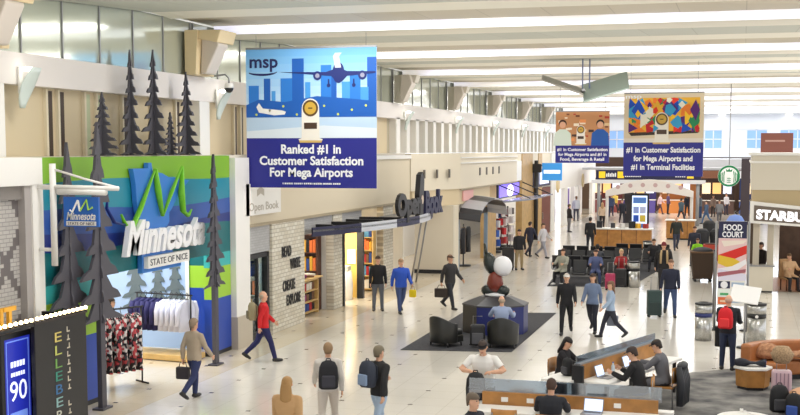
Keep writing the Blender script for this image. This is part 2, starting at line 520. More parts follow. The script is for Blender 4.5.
# --- pizza stand: black lettered panel, string of bulbs, screen, gold sign
t = thing('stand_panel', 'black free standing panel with tall vertical lettering and a row of bulbs on its edge', 'stand panel', (0, 0, 0))
y0, y1, xk, zt = 18.15, 19.85, -11.66, 2.2
MB().box(xk - .08, y0, 0, xk, y1, zt, mat('panel_black', (24, 21, 20), .35)).build('panel', t, bev=.01)
MB().box(-12.55, y1 - .08, 0, xk - .08, y1, zt, mat('panel_black', (24, 21, 20), .35)).build('return_panel', t, bev=.01)
MB().box(xk - .1, y0 - .02, zt, xk + .02, y1 + .02, zt + .04, mat('panel_cap', (48, 38, 34), .4)).build('cap', t)
let = MB()
VF = ((xk, y0, 0), (0, 0, -1), (0, 1, 0))   # letters read downwards
cols = [(226, 206, 120), (200, 206, 110), (120, 170, 90), (70, 150, 130), (70, 120, 170), (150, 190, 190), (220, 220, 205), (215, 205, 170), (190, 190, 190)]
for i, ch in enumerate('ELLEBERTO'):
    let.text(ch, ((xk, y0 + .62, 2.0 - i * .235), (0, 1, 0), (0, 0, 1)), 0, -.2, .17, rgb(*cols[i]), w=.22)
for i in range(14):
    if i != 8: let.rect(((xk, y0 + 1.02, 1.93 - i * .15), (0, 1, 0), (0, 0, 1)), 0, 0, .1, .025, rgb(216, 206, 186)); let.rect(((xk, y0 + 1.02, 1.93 - i * .15), (0, 1, 0), (0, 0, 1)), .03 * (i % 3), .025, .03 * (i % 3) + .03, .1, rgb(216, 206, 186))
let.build('lettering', t)
for i in range(12):
    yy = y0 + .06 + (y1 - y0 - .1) * i / 11
    bb = MB(); bb.cyl((0, 0, -.03), .02, .04, BLACKM, 8); bb.sph((0, 0, .03), .036, BULB, 8, 6)
    bb.build('bulb', t, (xk + .02, yy, zt + .07))
t = thing('bulb_garland', 'string of warm bulbs on a thin black ledge in front of the brick wall', 'string lights', (0, 0, 0))
MB().box(xk - .1, 13, zt - .02, xk + .02, y0 - .04, zt + .03, BLACKM).build('ledge', t)
for i in range(30):
    bb = MB(); bb.cyl((0, 0, -.03), .02, .04, BLACKM, 8); bb.sph((0, 0, .03), .036, BULB, 8, 6)
    bb.build('bulb', t, (xk + .02, y0 - .12 - i * .155, zt + .07))
for yy in (13.1, 15.5): MB().box(xk - .07, yy, 0, xk - .02, yy + .06, zt - .02, BLACKM).build('post', t)
t = thing('price_screen', 'blue lit advertising screen with a big 90 below the string of bulbs', 'screen', (0, 0, 0))
a, c = Ax(2, 334, -11.9), Ax(28, 398, -11.9)
sy0, sy1, sz1, sz0 = a.y + .05, a.y + .8, 2.0, .3
bz = MB().box(-12.0, sy0 - .1, sz0 - .12, -11.9, sy1 + .06, sz1 + .1, BLACKM).build('bezel', t, bev=.01)
s2 = MB(); fs = FR((-11.9, sy0, sz0))
s2.rect(fs, 0, 0, sy1 - sy0, sz1 - sz0, SCREENB)
EMW = mat('screen_white', (235, 240, 255), .5, emit=.9)
EMB = mat('screen_lightblue', (110, 140, 220), .5, emit=.7)
W_ = sy1 - sy0; H_ = sz1 - sz0
for q in ((.04, .04, W_ - .04, .06), (.04, H_ - .06, W_ - .04, H_ - .04), (.04, .04, .06, H_ - .04), (W_ - .06, .04, W_ - .04, H_ - .04)): s2.rect(fs, *q, EMB, off=.004)
s2.text('90', fs, W_ / 2, .62, .34, EMW, w=.5, align='C', off=.005)
for k in range(5): s2.rect(fs, W_ / 2 - .21 + .088 * k, 1.2, W_ / 2 - .145 + .088 * k, 1.3, EMW, off=.005)
for k in range(6): s2.rect(fs, W_ / 2 - .21 + .072 * k, 1.04, W_ / 2 - .16 + .072 * k, 1.11, EMW, off=.005)
s2.rect(fs, .12, .2, W_ - .12, .42, EMB, off=.005)
s2.build('display', bz)
MB().box(-12.0, sy0 + .3, 0, -11.93, sy0 + .4, sz0 - .15, BLACKM).build('stand_post', t)
t = thing('gold_sign', 'gold capital letters standing above the string of bulbs at the left edge', 'sign', (0, 0, 0))
p = Ax(0, 333, -12.0)
MB().text('UT', FR((-12.0, 0, 0)), Ax(14, 333, -12.0).y, p.z, .42, mat('gold_letters', (226, 166, 36), .4), align='R', depth=.06, bold=.02).build('lettering', t)
MB().box(-12.2, p.y - .6, p.z - .06, -12.02, Ax(12, 333, -12).y, p.z, BLACKM).build('rail', t)
MB().box(-12.2, p.y - .3, 0, -12.14, p.y - .25, p.z - .03, BLACKM).build('post', t)

# --- Minnesota gift shop
GRN = mat('leaf_green', (126, 178, 40), .4); GRN2 = mat('lime_green', (160, 206, 60), .4)
TEAL = mat('teal_blue', (28, 136, 160), .4); TEALD = mat('deep_teal', (0, 104, 110), .4)
BLU = mat('royal_blue', (34, 72, 172), .4); BLUD = mat('dark_blue', (28, 46, 124), .4); SKYB = mat('sky_blue', (52, 124, 208), .4)
TURQ = mat('turquoise', (58, 180, 180), .4)
YA, YB = 20.08, 28.95
t = thing('gift_shop_front', 'gift shop front with wavy green, teal and blue bands and white script lettering', 'shop front')
fas = MB(); F0 = FR((X_WALL, 0, 0))
def wave(z, amp, ph, n=24): return [(YA + (YB - YA) * i / n, z + amp * math.sin(ph + 5.2 * i / n) + .12 * (1 - i / n) * 0) for i in range(n + 1)]
edges = [[(YA, 5.06), (YB, 5.06)], wave(4.55, .06, 0), wave(3.98, .08, 1.2), wave(3.52, .1, 2.2), wave(3.28, .12, 3.4), [(YA, 2.6), (YB, 2.6)]]
for i, m_ in enumerate((GRN, TEAL, mat('indigo_blue', (44, 84, 164), .4), BLUD, TEALD)):
    top, bot = edges[i], edges[i + 1]
    fas.prism(list(bot) + list(reversed(top)), F0, .16, m_, -.16)
fas.build('fascia', t)
jl = MB()
def jamb(mb, y0, y1, x0=-12.95, x1=-12.75):
    for z0, z1, m_ in ((0, .1, BLACKM), (.1, 1.45, BLU), (1.45, 2.25, GRN2), (2.25, 2.6, TURQ)):
        mb.box(x0, y0, z0, x1, y1, z1, m_)
jamb(jl, YA, 22.35); jl.build('pillar', t)
jr = MB(); jamb(jr, 27.75, YB); jr.build('pillar', t)
MNP = [(0, .95), (.25, .95), (.26, 1), (.31, 1), (.33, .92), (.5, .9), (.62, .86), (.72, .86), (.8, .83), (1.0, .82), (.8, .7), (.66, .56), (.61, .53), (.61, .44), (.54, .38), (.56, .3), (.54, .24), (.66, .16), (.8, .08), (.82, 0), (.12, 0), (.12, .34), (.05, .4), (.09, .5), (.05, .66), (.04, .8)]
MB().prism([(23.55 + a * 2.75, 2.5 + b_ * 2.42) for a, b_ in MNP], F0, .12, SKYB, .02).build('state_shape', t, bev=.01)
mm = MB()
GL = mat('script_green', (120, 200, 40), .4)
mm.tube([(-12.56, 22.9, 3.85), (-12.55, 23.05, 3.62), (-12.55, 23.35, 3.55), (-12.55, 23.75, 3.95), (-12.55, 24.45, 4.78)], [.03, .06, .08, .07, .03], GL, 8, .5)
mm.tube([(-12.54, 24.45, 4.78), (-12.54, 24.55, 4.3), (-12.54, 24.75, 3.72)], [.05, .09, .05], GL, 8, .5)
mm.tube([(-12.53, 24.75, 3.72), (-12.53, 25.2, 4.25), (-12.53, 25.75, 4.82)], [.03, .06, .03], GL, 8, .5)
mm.tube([(-12.52, 25.75, 4.82), (-12.52, 25.68, 4.2), (-12.52, 25.75, 3.78), (-12.52, 26.0, 3.66), (-12.52, 26.2, 3.8)], [.04, .09, .08, .06, .02], GL, 8, .5)
mm.tube([(-12.56, 23.05, 3.62), (-12.56, 22.6, 3.7), (-12.56, 22.3, 4.0), (-12.56, 22.35, 4.3)], [.05, .05, .04, .02], BLUD, 8, .5)
mm.build('script_initial', t)
mw = MB().text('Minnesota', F0, 22.85, 2.98, .72, mat('letter_white', (244, 244, 246), .4), w=3.9, off=.2, depth=.12, shear=.35, bold=.03)
mw.build('script_lettering', t)
pl = MB().box(-12.62, 23.95, 2.6, -12.5, 26.0, 2.86, WHITE)
pl.text('STATE OF NICE', FR((-12.5, 0, 0)), 24.97, 2.66, .14, mat('ink', (30, 40, 60), .5), w=1.85, align='C')
pl.build('slogan_plate', t)
# shop interior (room shell behind the front)
sh = MB()
SHW = mat('shop_wall', (222, 220, 214), .6)
sh.box(-18.2, YA, 0, -18.0, YB, 4.9, SHW)
sh.box(-18, YA - .1, 0, -12.96, YA, 4.9, SHW)
sh.box(-18, YB, 0, -12.96, YB + .1, 4.9, SHW)
sh.box(-18.2, YA - .1, 4.6, -12.96, YB + .1, 4.7, WHITE)
struct(sh.build('wall_shop'), 'pale inner walls of the gift shop', 'wall')
# partition wall with colour blocks and winter picture inside
t2 = thing('picture_partition', 'inner side wall of the gift shop with a pale blue forest picture and colour blocks', 'display wall')
dw = MB(); XI = -14.6; F1 = FR((XI, 0, 0))
ys, ye = 24.0, 29.0
YI = 28.78
dw.box(-16.6, YI, 0, -13.85, YI + .12, 3.6, mat('ice_blue', (170, 196, 232), .5))
dw.build('picture_panel', t2)
cbm = MB()
for z0, z1, m_ in ((0, 1.62, BLU), (1.62, 2.2, GRN2), (2.2, 3.6, TEALD)): cbm.box(-13.85, YI - .02, z0, -13.0, YI + .12, z1, m_)
cbm.build('colour_blocks', t2)
MB().box(-13.93, YI - .06, 0, -13.83, YI - .03, 3.55, WHITE).build('edge_strip', t2)
def pine_outline(h, w, n, rnd, z0=0.0, trunk=.05):
    """stepped pine silhouette: list of (x,z), with ragged branch tips"""
    L = []
    hb = h * .16 if z0 == 0 else h * .02
    for i in range(n):
        a = i / n; b_ = (i + 1) / n
        z_tip = hb + (h - hb) * a; z_in = hb + (h - hb) * (a + .75 / n)
        wt = w * (1 - a) ** .85 * (.85 + .3 * rnd.random()); wi = w * (1 - b_) ** .9 * .3 + trunk * .4
        L.append((wt, max(.01, z_tip - h * .25 / n))); L.append((wt * .82, z_tip + h * .02 / n + .02)); L.append((wt * .55, z_tip + h * .22 / n)); L.append((wi, z_in))
    right = [(trunk, 0), (trunk, hb)] + L + [(0.01, h)]
    L2 = []
    for i in range(n):
        a = i / n; b_ = (i + 1) / n
        z_tip = max(.015, hb + (h - hb) * a - .12 * h / n); z_in = hb + (h - hb) * (a + .7 / n)
        wt = w * (1 - a) ** .85 * (.8 + .35 * rnd.random()); wi = w * (1 - b_) ** .9 * .3 + trunk * .4
        L2.append((-wt, max(.012, z_tip - h * .22 / n))); L2.append((-wt * .8, z_tip + .02)); L2.append((-wt * .5, z_tip + h * .2 / n)); L2.append((-wi, z_in))
    return right + list(reversed([(-trunk, 0), (-trunk, hb)] + L2))
fo = MB(); rr = random.Random(3)
for yy, hh, ww in ((-14.75, 1.85, .36), (-14.25, 2.0, .38), (-15.4, 2.2, .42)):
    fo.prism([(yy + a, .75 + b_) for a, b_ in pine_outline(hh, ww, 6, rr)], FC((0, YI, 0)), .02, mat('grey_trees', (96, 110, 116), .5), .01)
fo.build('painted_pines', t2)
# white post between the shops
wp = MB()
wp.box(-13, YB + .02, .85, -12.6, YB + .95, 5.0, WHITE); wp.box(-13, YB, 0, -12.56, YB + .98, .85, mat('post_base', (190, 180, 164), .5))
struct(wp.build('trim_7'), 'white post between the gift shop and the bookshop', 'post')

# --- steel pine trees
def pine(x, y, h, w, n, seed, label, rot=0, grp='cut out steel pines of the gift shop', z=0.0, z0=0.0, trunk=.06, th=.05):
    t = thing('steel_pine', label, 'metal tree', (x, y, z), rot, grp)
    rr = random.Random(seed)
    pts = pine_outline(h, min(.36, w * .6), n, rr, z0, trunk)
    MB().prism(pts, ((0, -th / 2, 0), (1, 0, 0), (0, 0, 1)), th, CHAR, -th).build('cross_blade', t)
    MB().prism(pine_outline(h * 1.0, w * 1.1, n, rr, z0, trunk), ((-th / 2, 0, 0), (0, 1, 0), (0, 0, 1)), th, CHAR, 0).build('silhouette', t)
    MB().box(-.16, -.16, 0, .16, .16, .03, CHAR).build('foot_plate', t)
    return t
# big free-standing ones in front
def bigpine(x, y, h, zlow, w, n, seed, label):
    t = thing('steel_pine', label, 'metal tree', (x, y, 0), 0, 'cut out steel pines of the gift shop')
    rr = random.Random(seed)
    MB().box(-.05, -.09, 0, .05, .09, zlow + .4, CHAR).build('trunk', t)
    pts = [(a, b_ + zlow) for a, b_ in pine_outline(h - zlow, w, n, rr, 1, .08)]
    MB().prism(pts, ((-.03, 0, 0), (0, 1, 0), (0, 0, 1)), .06, CHAR, 0).build('silhouette', t)
    pts = [(a, b_ + zlow) for a, b_ in pine_outline((h - zlow) * .97, .13, n, rr, 1, .08)]
    MB().prism(pts, ((0, .03, 0), (1, 0, 0), (0, 0, 1)), .06, CHAR, 0).build('cross_blade', t)
    MB().box(-.12, -.2, 0, .12, .2, .04, CHAR).build('foot_plate', t)
bigpine(-12.3, 21.5, 5.75, 1.75, .85, 8, 5, 'tall dark steel pine on a thick trunk left of the gift shop doorway')
bigpine(-12.56, 20.8, 5.35, 1.75, .8, 7, 9, 'slim dark steel pine half hidden behind the hanging sign, at the shop corner')
bigpine(-12.2, 26.75, 5.1, 1.9, .6, 9, 11, 'dark steel pine on a thin trunk right of the gift shop doorway')
for px, ytop, w_, sd, lab in ((103, 92, .6, 1, 'shortest left pine on the shop roof ledge'), (134, 50, .48, 2, 'tall slim pine left of the pair on the shop roof ledge'), (150.5, 50, .6, 3, 'tall broad pine right of the pair on the shop roof ledge'), (173, 112, .36, 4, 'smallest pine on the shop roof ledge'), (187, 72, .62, 6, 'last pine to the right on the shop roof ledge')):
    p0 = Ax(px, 157, -13.05); p1 = Ax(px, ytop, -13.05)
    pine(-13.05 + (.1 if sd == 3 else -.06 if sd in (2, 4) else 0), p0.y, p1.z - 5.08, w_, 8, sd, 'dark steel ' + lab, 0, z=5.08, z0=1, trunk=.04, th=.04)
# --- hanging blade sign
t = thing('blade_sign', 'white bracket holding a small blue hanging sign at the gift shop corner', 'hanging sign')
yb = 19.88
mp = MB().tube([(-12.3, yb, 3.05), (-12.3, yb, 4.95)], .06, WHITE, 10); mp.build('post', t)
ar = MB()
for z in (3.35, 4.5): MB().tube([(-12.61, yb, z), (-12.3, yb, z)], .035, WHITE).build('wall_arm', t)
MB().tube([(-12.6, yb, 4.52), (-10.95, yb, 4.5)], .045, WHITE).build('boom', t)
MB().tube([(-12.3, yb, 4.85), (-11.6, yb, 4.66), (-10.98, yb, 4.52)], .022, WHITE).build('stay', t)
MB().tube([(-12.2, yb, 4.43), (-11.2, yb, 4.43)], .06, WHITE).build('carrier', t)
for x in (-11.98, -11.42): MB().tube([(x, yb, 4.42), (x, yb, 4.34)], .015, GREYM).build('hook', t)
pn = MB().box(-12.07, yb - .03, 3.79, -11.35, yb + .03, 4.34, mat('sign_blue', (40, 104, 196), .4))
fp = FC((-12.07, yb - .03, 3.79))
pn.tube([(-11.93, yb - .05, 4.1), (-11.88, yb - .05, 4.06), (-11.76, yb - .05, 4.28)], .018, WHITE); pn.tube([(-11.76, yb - .05, 4.28), (-11.72, yb - .05, 4.08)], .02, WHITE)
pn.tube([(-11.72, yb - .05, 4.08), (-11.58, yb - .05, 4.29), (-11.55, yb - .05, 4.1), (-11.46, yb - .05, 4.15)], .018, GRN2)
pn.text('Minnesota', fp, .36, .13, .14, WHITE, w=.6, align='C', shear=.3, bold=.02)
pn.rect(fp, .05, .02, .67, .1, WHITE); pn.text('STATE OF NICE', fp, .36, .035, .05, NAVYD, w=.55, align='C', off=.006)
pn.build('sign_panel', t, bev=.008)

# --- clothes in the gift shop
def garment(cm, w=.5, h=.68, d=.09, sleeves=True):
    mb = MB(); rings = []
    for z, a, dd in ((0, .5, .8), (-h * .25, .46, 1), (-h * .6, .46, 1.05), (-h, .5, 1.1)):
        hw = w * a * (1 if z else .36)
        rings.append([(hw * math.cos(2 * PI * j / 14), d * dd * math.sin(2 * PI * j / 14), z) for j in range(14)])
    rings.insert(1, [(w * .46 * math.cos(2 * PI * j / 14), d * .8 * math.sin(2 * PI * j / 14), -.07) for j in range(14)])
    mb.loft(rings, cm)
    if sleeves:
        for s in (-1, 1): mb.tube([(s * w * .4, 0, -.07), (s * w * .52, 0, -h * .35), (s * w * .54, .02, -h * .8)], [.07, .07, .05], cm, 8)
    return mb
def hanger(par):
    q = MB(); q.tube([(-.2, 0, -.05), (0, 0, .02), (.2, 0, -.05)], .012, BLACKM, 6); q.tube([(0, 0, .02), (.04, 0, .09), (.04, 0, .14), (0, 0, .178), (-.035, 0, .15)], .008, BLACKM, 6)
    q.build('hanger', par)
RX, RY = -13.85, 27.3
t = thing('clothes_rack', 'black clothes rack on a low pale wood platform in the gift shop doorway', 'clothes rack', (RX, RY, 0), rad(-8))
MB().box(-.95, -.4, .02, .95, .4, .16, WOODL).build('platform', t, bev=.01)
fr = MB()
for x in (-.8, .8): fr.tube([(x, 0, .16), (x, 0, 1.62)], .022, BLACKM)
fr.tube([(-.85, 0, 1.62), (.85, 0, 1.62)], .02, BLACKM)
fr.build('rail_frame', t)
NV = mat('navy_cloth', (40, 38, 92), .8); WHC = mat('white_cloth', (220, 222, 240), .8)
Rm = Matrix.Translation((RX, RY, 0)) @ Matrix.Rotation(rad(-8), 4, 'Z')
for i in range(10):
    navy = i < 5
    p = Rm @ Vector((-.7 + i * .155, 0, 1.5))
    g = garment(NV if navy else WHC, .62, .78, .06).build('sweater', None, p, rad(-8 + 80))
    tag(g, '%s sweater hanging on the doorway rack, %s from the %s' % ('navy blue' if navy else 'white', ordn(i if navy else i - 5), 'left' if navy else 'middle of the rail'), 'sweater', 'sweaters on the doorway rack')
    hanger(g)
FLO = mat('floral_cloth', (235, 225, 225), .8)
nt = FLO.node_tree; vo = nt.nodes.new('ShaderNodeTexVoronoi'); vo.inputs['Scale'].default_value = 14
rp = nt.nodes.new('ShaderNodeValToRGB'); rp.color_ramp.interpolation = 'CONSTANT'
rp.color_ramp.elements[0].color = srgb((40, 38, 44)) + (1,); rp.color_ramp.elements[1].position = .36; rp.color_ramp.elements[1].color = srgb((196, 76, 84)) + (1,)
e = rp.color_ramp.elements.new(.55); e.color = srgb((236, 228, 226)) + (1,)
e = rp.color_ramp.elements.new(.85); e.color = srgb((60, 60, 70)) + (1,)
tc = nt.nodes.new('ShaderNodeTexCoord'); sx = nt.nodes.new('ShaderNodeSeparateColor')
nt.links.new(tc.outputs['Object'], vo.inputs['Vector']); nt.links.new(vo.outputs['Color'], sx.inputs[0]); nt.links.new(sx.outputs[0], rp.inputs[0]); nt.links.new(rp.outputs[0], nt.nodes['Principled BSDF'].inputs['Base Color'])
DX, DY = Fz(119, 386).x, Fz(119, 386).y
t = thing('dress_rack', 'slim black rail of flowered dresses beside the left shop pillar', 'clothes rack', (DX, DY, 0), rad(60))
q = MB()
for x in (-.6, .6): q.tube([(x, 0, 0), (x, 0, 1.72)], .02, BLACKM); q.tube([(x, -.25, .02), (x, .25, .02)], .02, BLACKM)
q.tube([(-.65, 0, 1.72), (.65, 0, 1.72)], .02, BLACKM); q.build('rail_frame', t)
Rm = Matrix.Translation((DX, DY, 0)) @ Matrix.Rotation(rad(60), 4, 'Z')
for i in range(6):
    p = Rm @ Vector((-.48 + i * .19, 0, 1.58))
    g = garment(FLO, .52, 1.25, .075, i % 2 == 0).build('flowered_dress', None, p, rad(60 + 84))
    tag(g, 'red, black and white flowered dress on the slim rail, %s from the shop doorway' % ordn(i), 'dress', 'flowered dresses on the slim rail'); hanger(g)
# shelves and boxes at the back of the shop
t = thing('shop_shelf', 'pale wooden shelf unit of small goods at the back left of the gift shop', 'shelf', (-17.4, 22.4, 0))
MB().box(-.3, -1.5, 0, -.25, 1.5, 2.4, WOODL).build('back_board', t)
for z in (.05, .6, 1.15, 1.7, 2.3): MB().box(-.25, -1.5, z, .3, 1.5, z + .05, WOODL).build('shelf', t)
cc = [(220, 120, 60), (240, 240, 236), (60, 100, 170), (190, 60, 60), (230, 190, 90), (80, 140, 90)]
for k, z in enumerate((.65, 1.2, 1.75)):
    for j in range(8):
        g = MB().box(-.12, -.12, 0, .12, .12, .3, rgb(*cc[(j * 2 + k) % 6])).build('gift_box', None, (-17.4 + .05, 22.4 - 1.3 + j * .36, z), 0, .01)
        tag(g, 'small boxed gift, %s along the %s shelf at the back of the gift shop' % (ordn(j), ['lower', 'middle', 'upper'][k]), 'box', 'gift boxes on the back shelves')
t = thing('shop_counter', 'long low wooden display counter with orange goods in the gift shop', 'counter', (-16.2, 25.2, 0))
MB().box(-.4, -1.6, .06, .4, 1.6, .95, WOODL).build('body', t, bev=.01); MB().box(-.45, -1.65, .95, .45, 1.65, 1.0, WHITE).build('top', t); MB().box(-.38, -1.58, 0, .36, 1.58, .06, BLACKM).build('plinth', t)
for j in range(7):
    g = MB().lathe((0, 0, 0), [(.02, 0), (.13, .02), (.15, .14), (.1, .22), (.02, .24)], rgb(222, 140, 60), 12).build('knit_hat', None, (-16.1, 23.9 + j * .42, 1.0))
    tag(g, 'orange knitted hat on the gift shop counter, %s along' % ordn(j), 'hat', 'orange hats on the counter')

# --- bookshop: beige fascia, grey brick, stone panels
BK0, BK1 = 29.95, 46.6
fb = MB()
fb.box(-13.1, BK0, 3.2, -12.75, BK1, 5.0, mat('fascia_beige', (218, 206, 182), .6))
fb.box(-13.1, BK0, 3.12, -12.7, BK1, 3.2, mat('fascia_trim', (170, 156, 130), .5))
fb.box(-13.1, BK0, 4.86, -12.68, BK1, 5.0, WHITE)
struct(fb.build('wall_left_fascia'), 'beige fascia above the bookshop', 'fascia')
BRG = brickmat('grey_brick', (186, 186, 188), (176, 176, 178), (160, 160, 160), 1, .2, .07, .006, .6)
bw = MB(); bw.box(-13, BK0, 2.38, -12.78, 31.75, 3.14, BRG); bw.box(-13, 34.45, 2.62, -12.8, 40.4, 3.14, BRG)
struct(bw.build('wall_left_greybrick'), 'grey brick band over the bookshop window', 'wall')
STONE = mat('split_stone', (214, 208, 192), .7)
nt = STONE.node_tree; vo = nt.nodes.new('ShaderNodeTexBrick'); vo.inputs['Scale'].default_value = 1; vo.inputs['Brick Width'].default_value = .26; vo.inputs['Row Height'].default_value = .11; vo.inputs['Mortar Size'].default_value = .012
vo.inputs['Color1'].default_value = srgb((232, 228, 216)) + (1,); vo.inputs['Color2'].default_value = srgb((214, 206, 188)) + (1,); vo.inputs['Mortar'].default_value = srgb((186, 178, 162)) + (1,)
tc = nt.nodes.new('ShaderNodeTexCoord'); sp = nt.nodes.new('ShaderNodeSeparateXYZ'); cb_ = nt.nodes.new('ShaderNodeCombineXYZ')
nt.links.new(tc.outputs['Object'], sp.inputs[0]); nt.links.new(sp.outputs[1], cb_.inputs[0]); nt.links.new(sp.outputs[2], cb_.inputs[1]); nt.links.new(cb_.outputs[0], vo.inputs['Vector'])
mx = nt.nodes.new('ShaderNodeMixRGB'); ns = nt.nodes.new('ShaderNodeTexNoise'); ns.inputs['Scale'].default_value = 5; nt.links.new(tc.outputs['Object'], ns.inputs['Vector'])
mx.blend_type = 'MULTIPLY'; mx.inputs[0].default_value = .12; nt.links.new(vo.outputs[0], mx.inputs[1]); nt.links.new(ns.outputs[0], mx.inputs[2]); nt.links.new(mx.outputs[0], nt.nodes['Principled BSDF'].inputs['Base Color'])
stm = MB()
stm.box(-13, 31.78, 0, -12.72, 34.4, 3.14, STONE); stm.box(-13, 37.2, 0, -12.75, 38.1, 3.14, STONE); stm.box(-13, 42.9, 0, -12.75, 44.2, 3.14, STONE)
struct(stm.build('wall_left_stone'), 'pale split stone panels of the bookshop front', 'wall')
t = thing('wall_sign_words', 'four black words on the pale stone panel of the bookshop', 'lettering')
INK = mat('word_black', (20, 20, 22), .5)
for i, (wd, ya, z, ln) in enumerate((('READ', 32.5, 2.12, .75), ('WRITE', 33.15, 1.72, .85), ('CREATE', 32.55, 1.12, 1.0), ('EXPLORE', 32.85, .68, 1.15))):
    MB().text(wd, FR((-12.72, 0, 0)), ya, z, .3, INK, w=ln, depth=.02, bold=.025).build('word_' + wd.lower(), t)
t = thing('shop_window', 'glazed bookshop window with a heavy dark frame beside the stone panel', 'shop window')
q = MB()
for a in (BK0, 31.5): q.box(-12.95, a, 0, -12.76, a + .14, 2.36, BLACKM)
q.box(-12.95, BK0, 2.24, -12.76, 31.64, 2.36, BLACKM); q.box(-12.95, BK0, 0, -12.76, 31.64, .2, BLACKM); q.box(-12.9, 30.9, .2, -12.8, 30.96, 2.24, BLACKM)
wf = q.build('frame', t); MB().box(-12.86, BK0 + .14, .2, -12.84, 31.5, 2.24, CLEAR).build('pane', wf)
t = thing('fascia_sign', 'white rectangular sign with a small book emblem on the beige fascia', 'sign')
a = Ax(246, 186, -12.6); c = Ax(281, 216, -12.6)
pz = MB().box(-12.7, a.y, 3.45, -12.6, c.y, 4.3, WHITE); fz = FR((-12.6, a.y, 3.45))
pz.text('Open Book', fz, (c.y - a.y) / 2, .12, .22, mat('sign_grey', (186, 178, 166), .5), w=(c.y - a.y) * .85, align='C')
pz.prism([(.75, .5), (1.0, .58), (1.25, .5), (1.25, .68), (1.0, .76), (.75, .68)], fz, .004, mat('sign_grey', (186, 178, 166), .5), .002)
pz.build('sign_panel', t, bev=.01)
MB().box(-12.72, a.y - .25, 3.4, -12.66, a.y - .1, 4.0, GREYM).build('bracket', t)
# bookshop room
br = MB()
br.box(-18.2, BK0, 0, -18, BK1, 3.3, mat('book_wall', (226, 212, 186), .6)); br.box(-18.2, BK0, 3.2, -13.1, BK1, 3.3, WHITE)
br.box(-18, BK0 - .05, 0, -13.02, BK0 + .02, 3.2, SHW); br.box(-18, 46.5, 0, -13, BK1, 3.2, SHW)
br.box(-18, 37.25, 0, -13.02, 37.35, 3.2, WHITE)
struct(br.build('wall_bookshop'), 'warm inner walls of the bookshop', 'wall')
bcols = [(178, 40, 44), (40, 70, 140), (230, 226, 216), (36, 36, 40), (220, 170, 60), (60, 120, 90), (140, 60, 110), (230, 120, 60), (90, 150, 190), (120, 84, 60)]
cname = ['red', 'blue', 'white', 'black', 'yellow', 'green', 'purple', 'orange', 'light blue', 'brown']
def bookcase(name, label, loc, w, h, nsh, rz=0, m=WOODL, books=True, where='', d=.34, per=9):
    t = thing(name, label, 'bookcase', loc, rz)
    MB().box(-w / 2, d / 2 - .03, 0, w / 2, d / 2, h, m).build('back_panel', t)
    for s in (-1, 1): MB().box(s * w / 2 - .025, -d / 2, 0, s * w / 2 + .025, d / 2, h, m).build('side_panel', t)
    for i in range(nsh + 1):
        z = .08 + (h - .13) * i / nsh
        MB().box(-w / 2 + .025, -d / 2, z, w / 2 - .025, d / 2 - .03, z + .03, m).build('shelf', t)
    if not books: return t
    R = Matrix.Translation(loc) @ Matrix.Rotation(rz, 4, 'Z')
    for i in range(nsh):
        z = .11 + (h - .13) * i / nsh
        gap = (h - .13) / nsh - .05
        for j in range(per):
            k = random.randrange(10)
            bw_ = (w - .1) / per * .86; bh = gap * random.uniform(.7, .92)
            c_ = R @ Vector((-w / 2 + .05 + (j + .5) * (w - .1) / per, -.04, z))
            q = MB().box(-bw_ / 2, -.1, 0, bw_ / 2, .12, bh, rgb(*bcols[k])); q.box(-bw_ / 2 + .005, -.09, .004, bw_ / 2 - .005, .125, bh - .004, WHITE)
            g = q.build('book', None, c_, rz)
            tag(g, '%s book, %s along shelf level %s of %s' % (cname[k], ordn(j), ['one', 'two', 'three', 'four', 'five', 'six'][i], where), 'book', 'books in ' + where)
    return t
bc0 = bookcase('display_bookcase', 'low pale wood display case of books at the bookshop entrance', (-13.3, 35.75, 0), 1.6, 1.12, 3, PI / 2, WOODL, True, 'the low entrance case', .5, 6)
MB().box(-.9, -.38, 1.14, .9, .38, 1.18, WOODL).build('top_board', bc0, None, 0, .01)
for j in range(5):
    k = (j * 3) % 10
    g = MB().box(-.12, -.16, 0, .12, .16, .05 + .03 * (j % 3), rgb(*bcols[k])).build('stacked_book', None, (-13.3 + .1 * (j % 2), 35.05 + j * .33, 1.181), .3 * j, .005)
    tag(g, '%s book lying on the low display case, %s from the stone panel' % (cname[k], ordn(j)), 'book', 'books lying on the display case')
bookcase('tall_bookcase', 'tall dark bookcase of colourful books just inside the bookshop opening', (-13.75, 37.02, 0), 1.1, 2.5, 4, 0, WOODD, True, 'the dark tall case', .36, 9)
bookcase('doorway_bookcase', 'pale wood bookcase right of the lit bookshop doorway', (-13.5, 42.6, 0), .95, 2.5, 5, 0, WOODL, True, 'the pale doorway case', .36, 8)
bookcase('window_bookcase', 'white bookcase of colourful books seen through the dark framed window', (-13.55, 31.52, 0), 1.2, 2.2, 4, 0, WHITE, True, 'the window case', .34, 6)
t = thing('shop_doorway', 'dark framed bookshop doorway lit warm yellow inside', 'doorway')
q = MB()
for a in (38.15, 40.3): q.box(-12.95, a, 0, -12.72, a + .16, 2.55, BLACKM)
q.box(-12.95, 38.15, 2.45, -12.72, 40.46, 2.6, BLACKM); q.build('frame', t)
MB().box(-14.4, 40.5, 0, -12.97, 40.6, 2.5, mat('warm_panel', (236, 200, 110), .5)).build('warm_panel', t)
MB().box(-13.35, 40.46, 1.2, -13.05, 40.5, 1.7, WHITE).build('notice', t)
t = thing('display_plinth', 'white cloth covered display plinth in the lit bookshop doorway', 'plinth', (-13.3, 39.9, 0))
MB().lathe((0, 0, 0), [(.3, 0), (.32, .5), (.28, 1.0), (.02, 1.02)], WHITE, 14).build('cover', t); MB().box(-.2, -.2, 1.02, .2, .2, 1.18, rgb(230, 220, 200)).build('box', t)
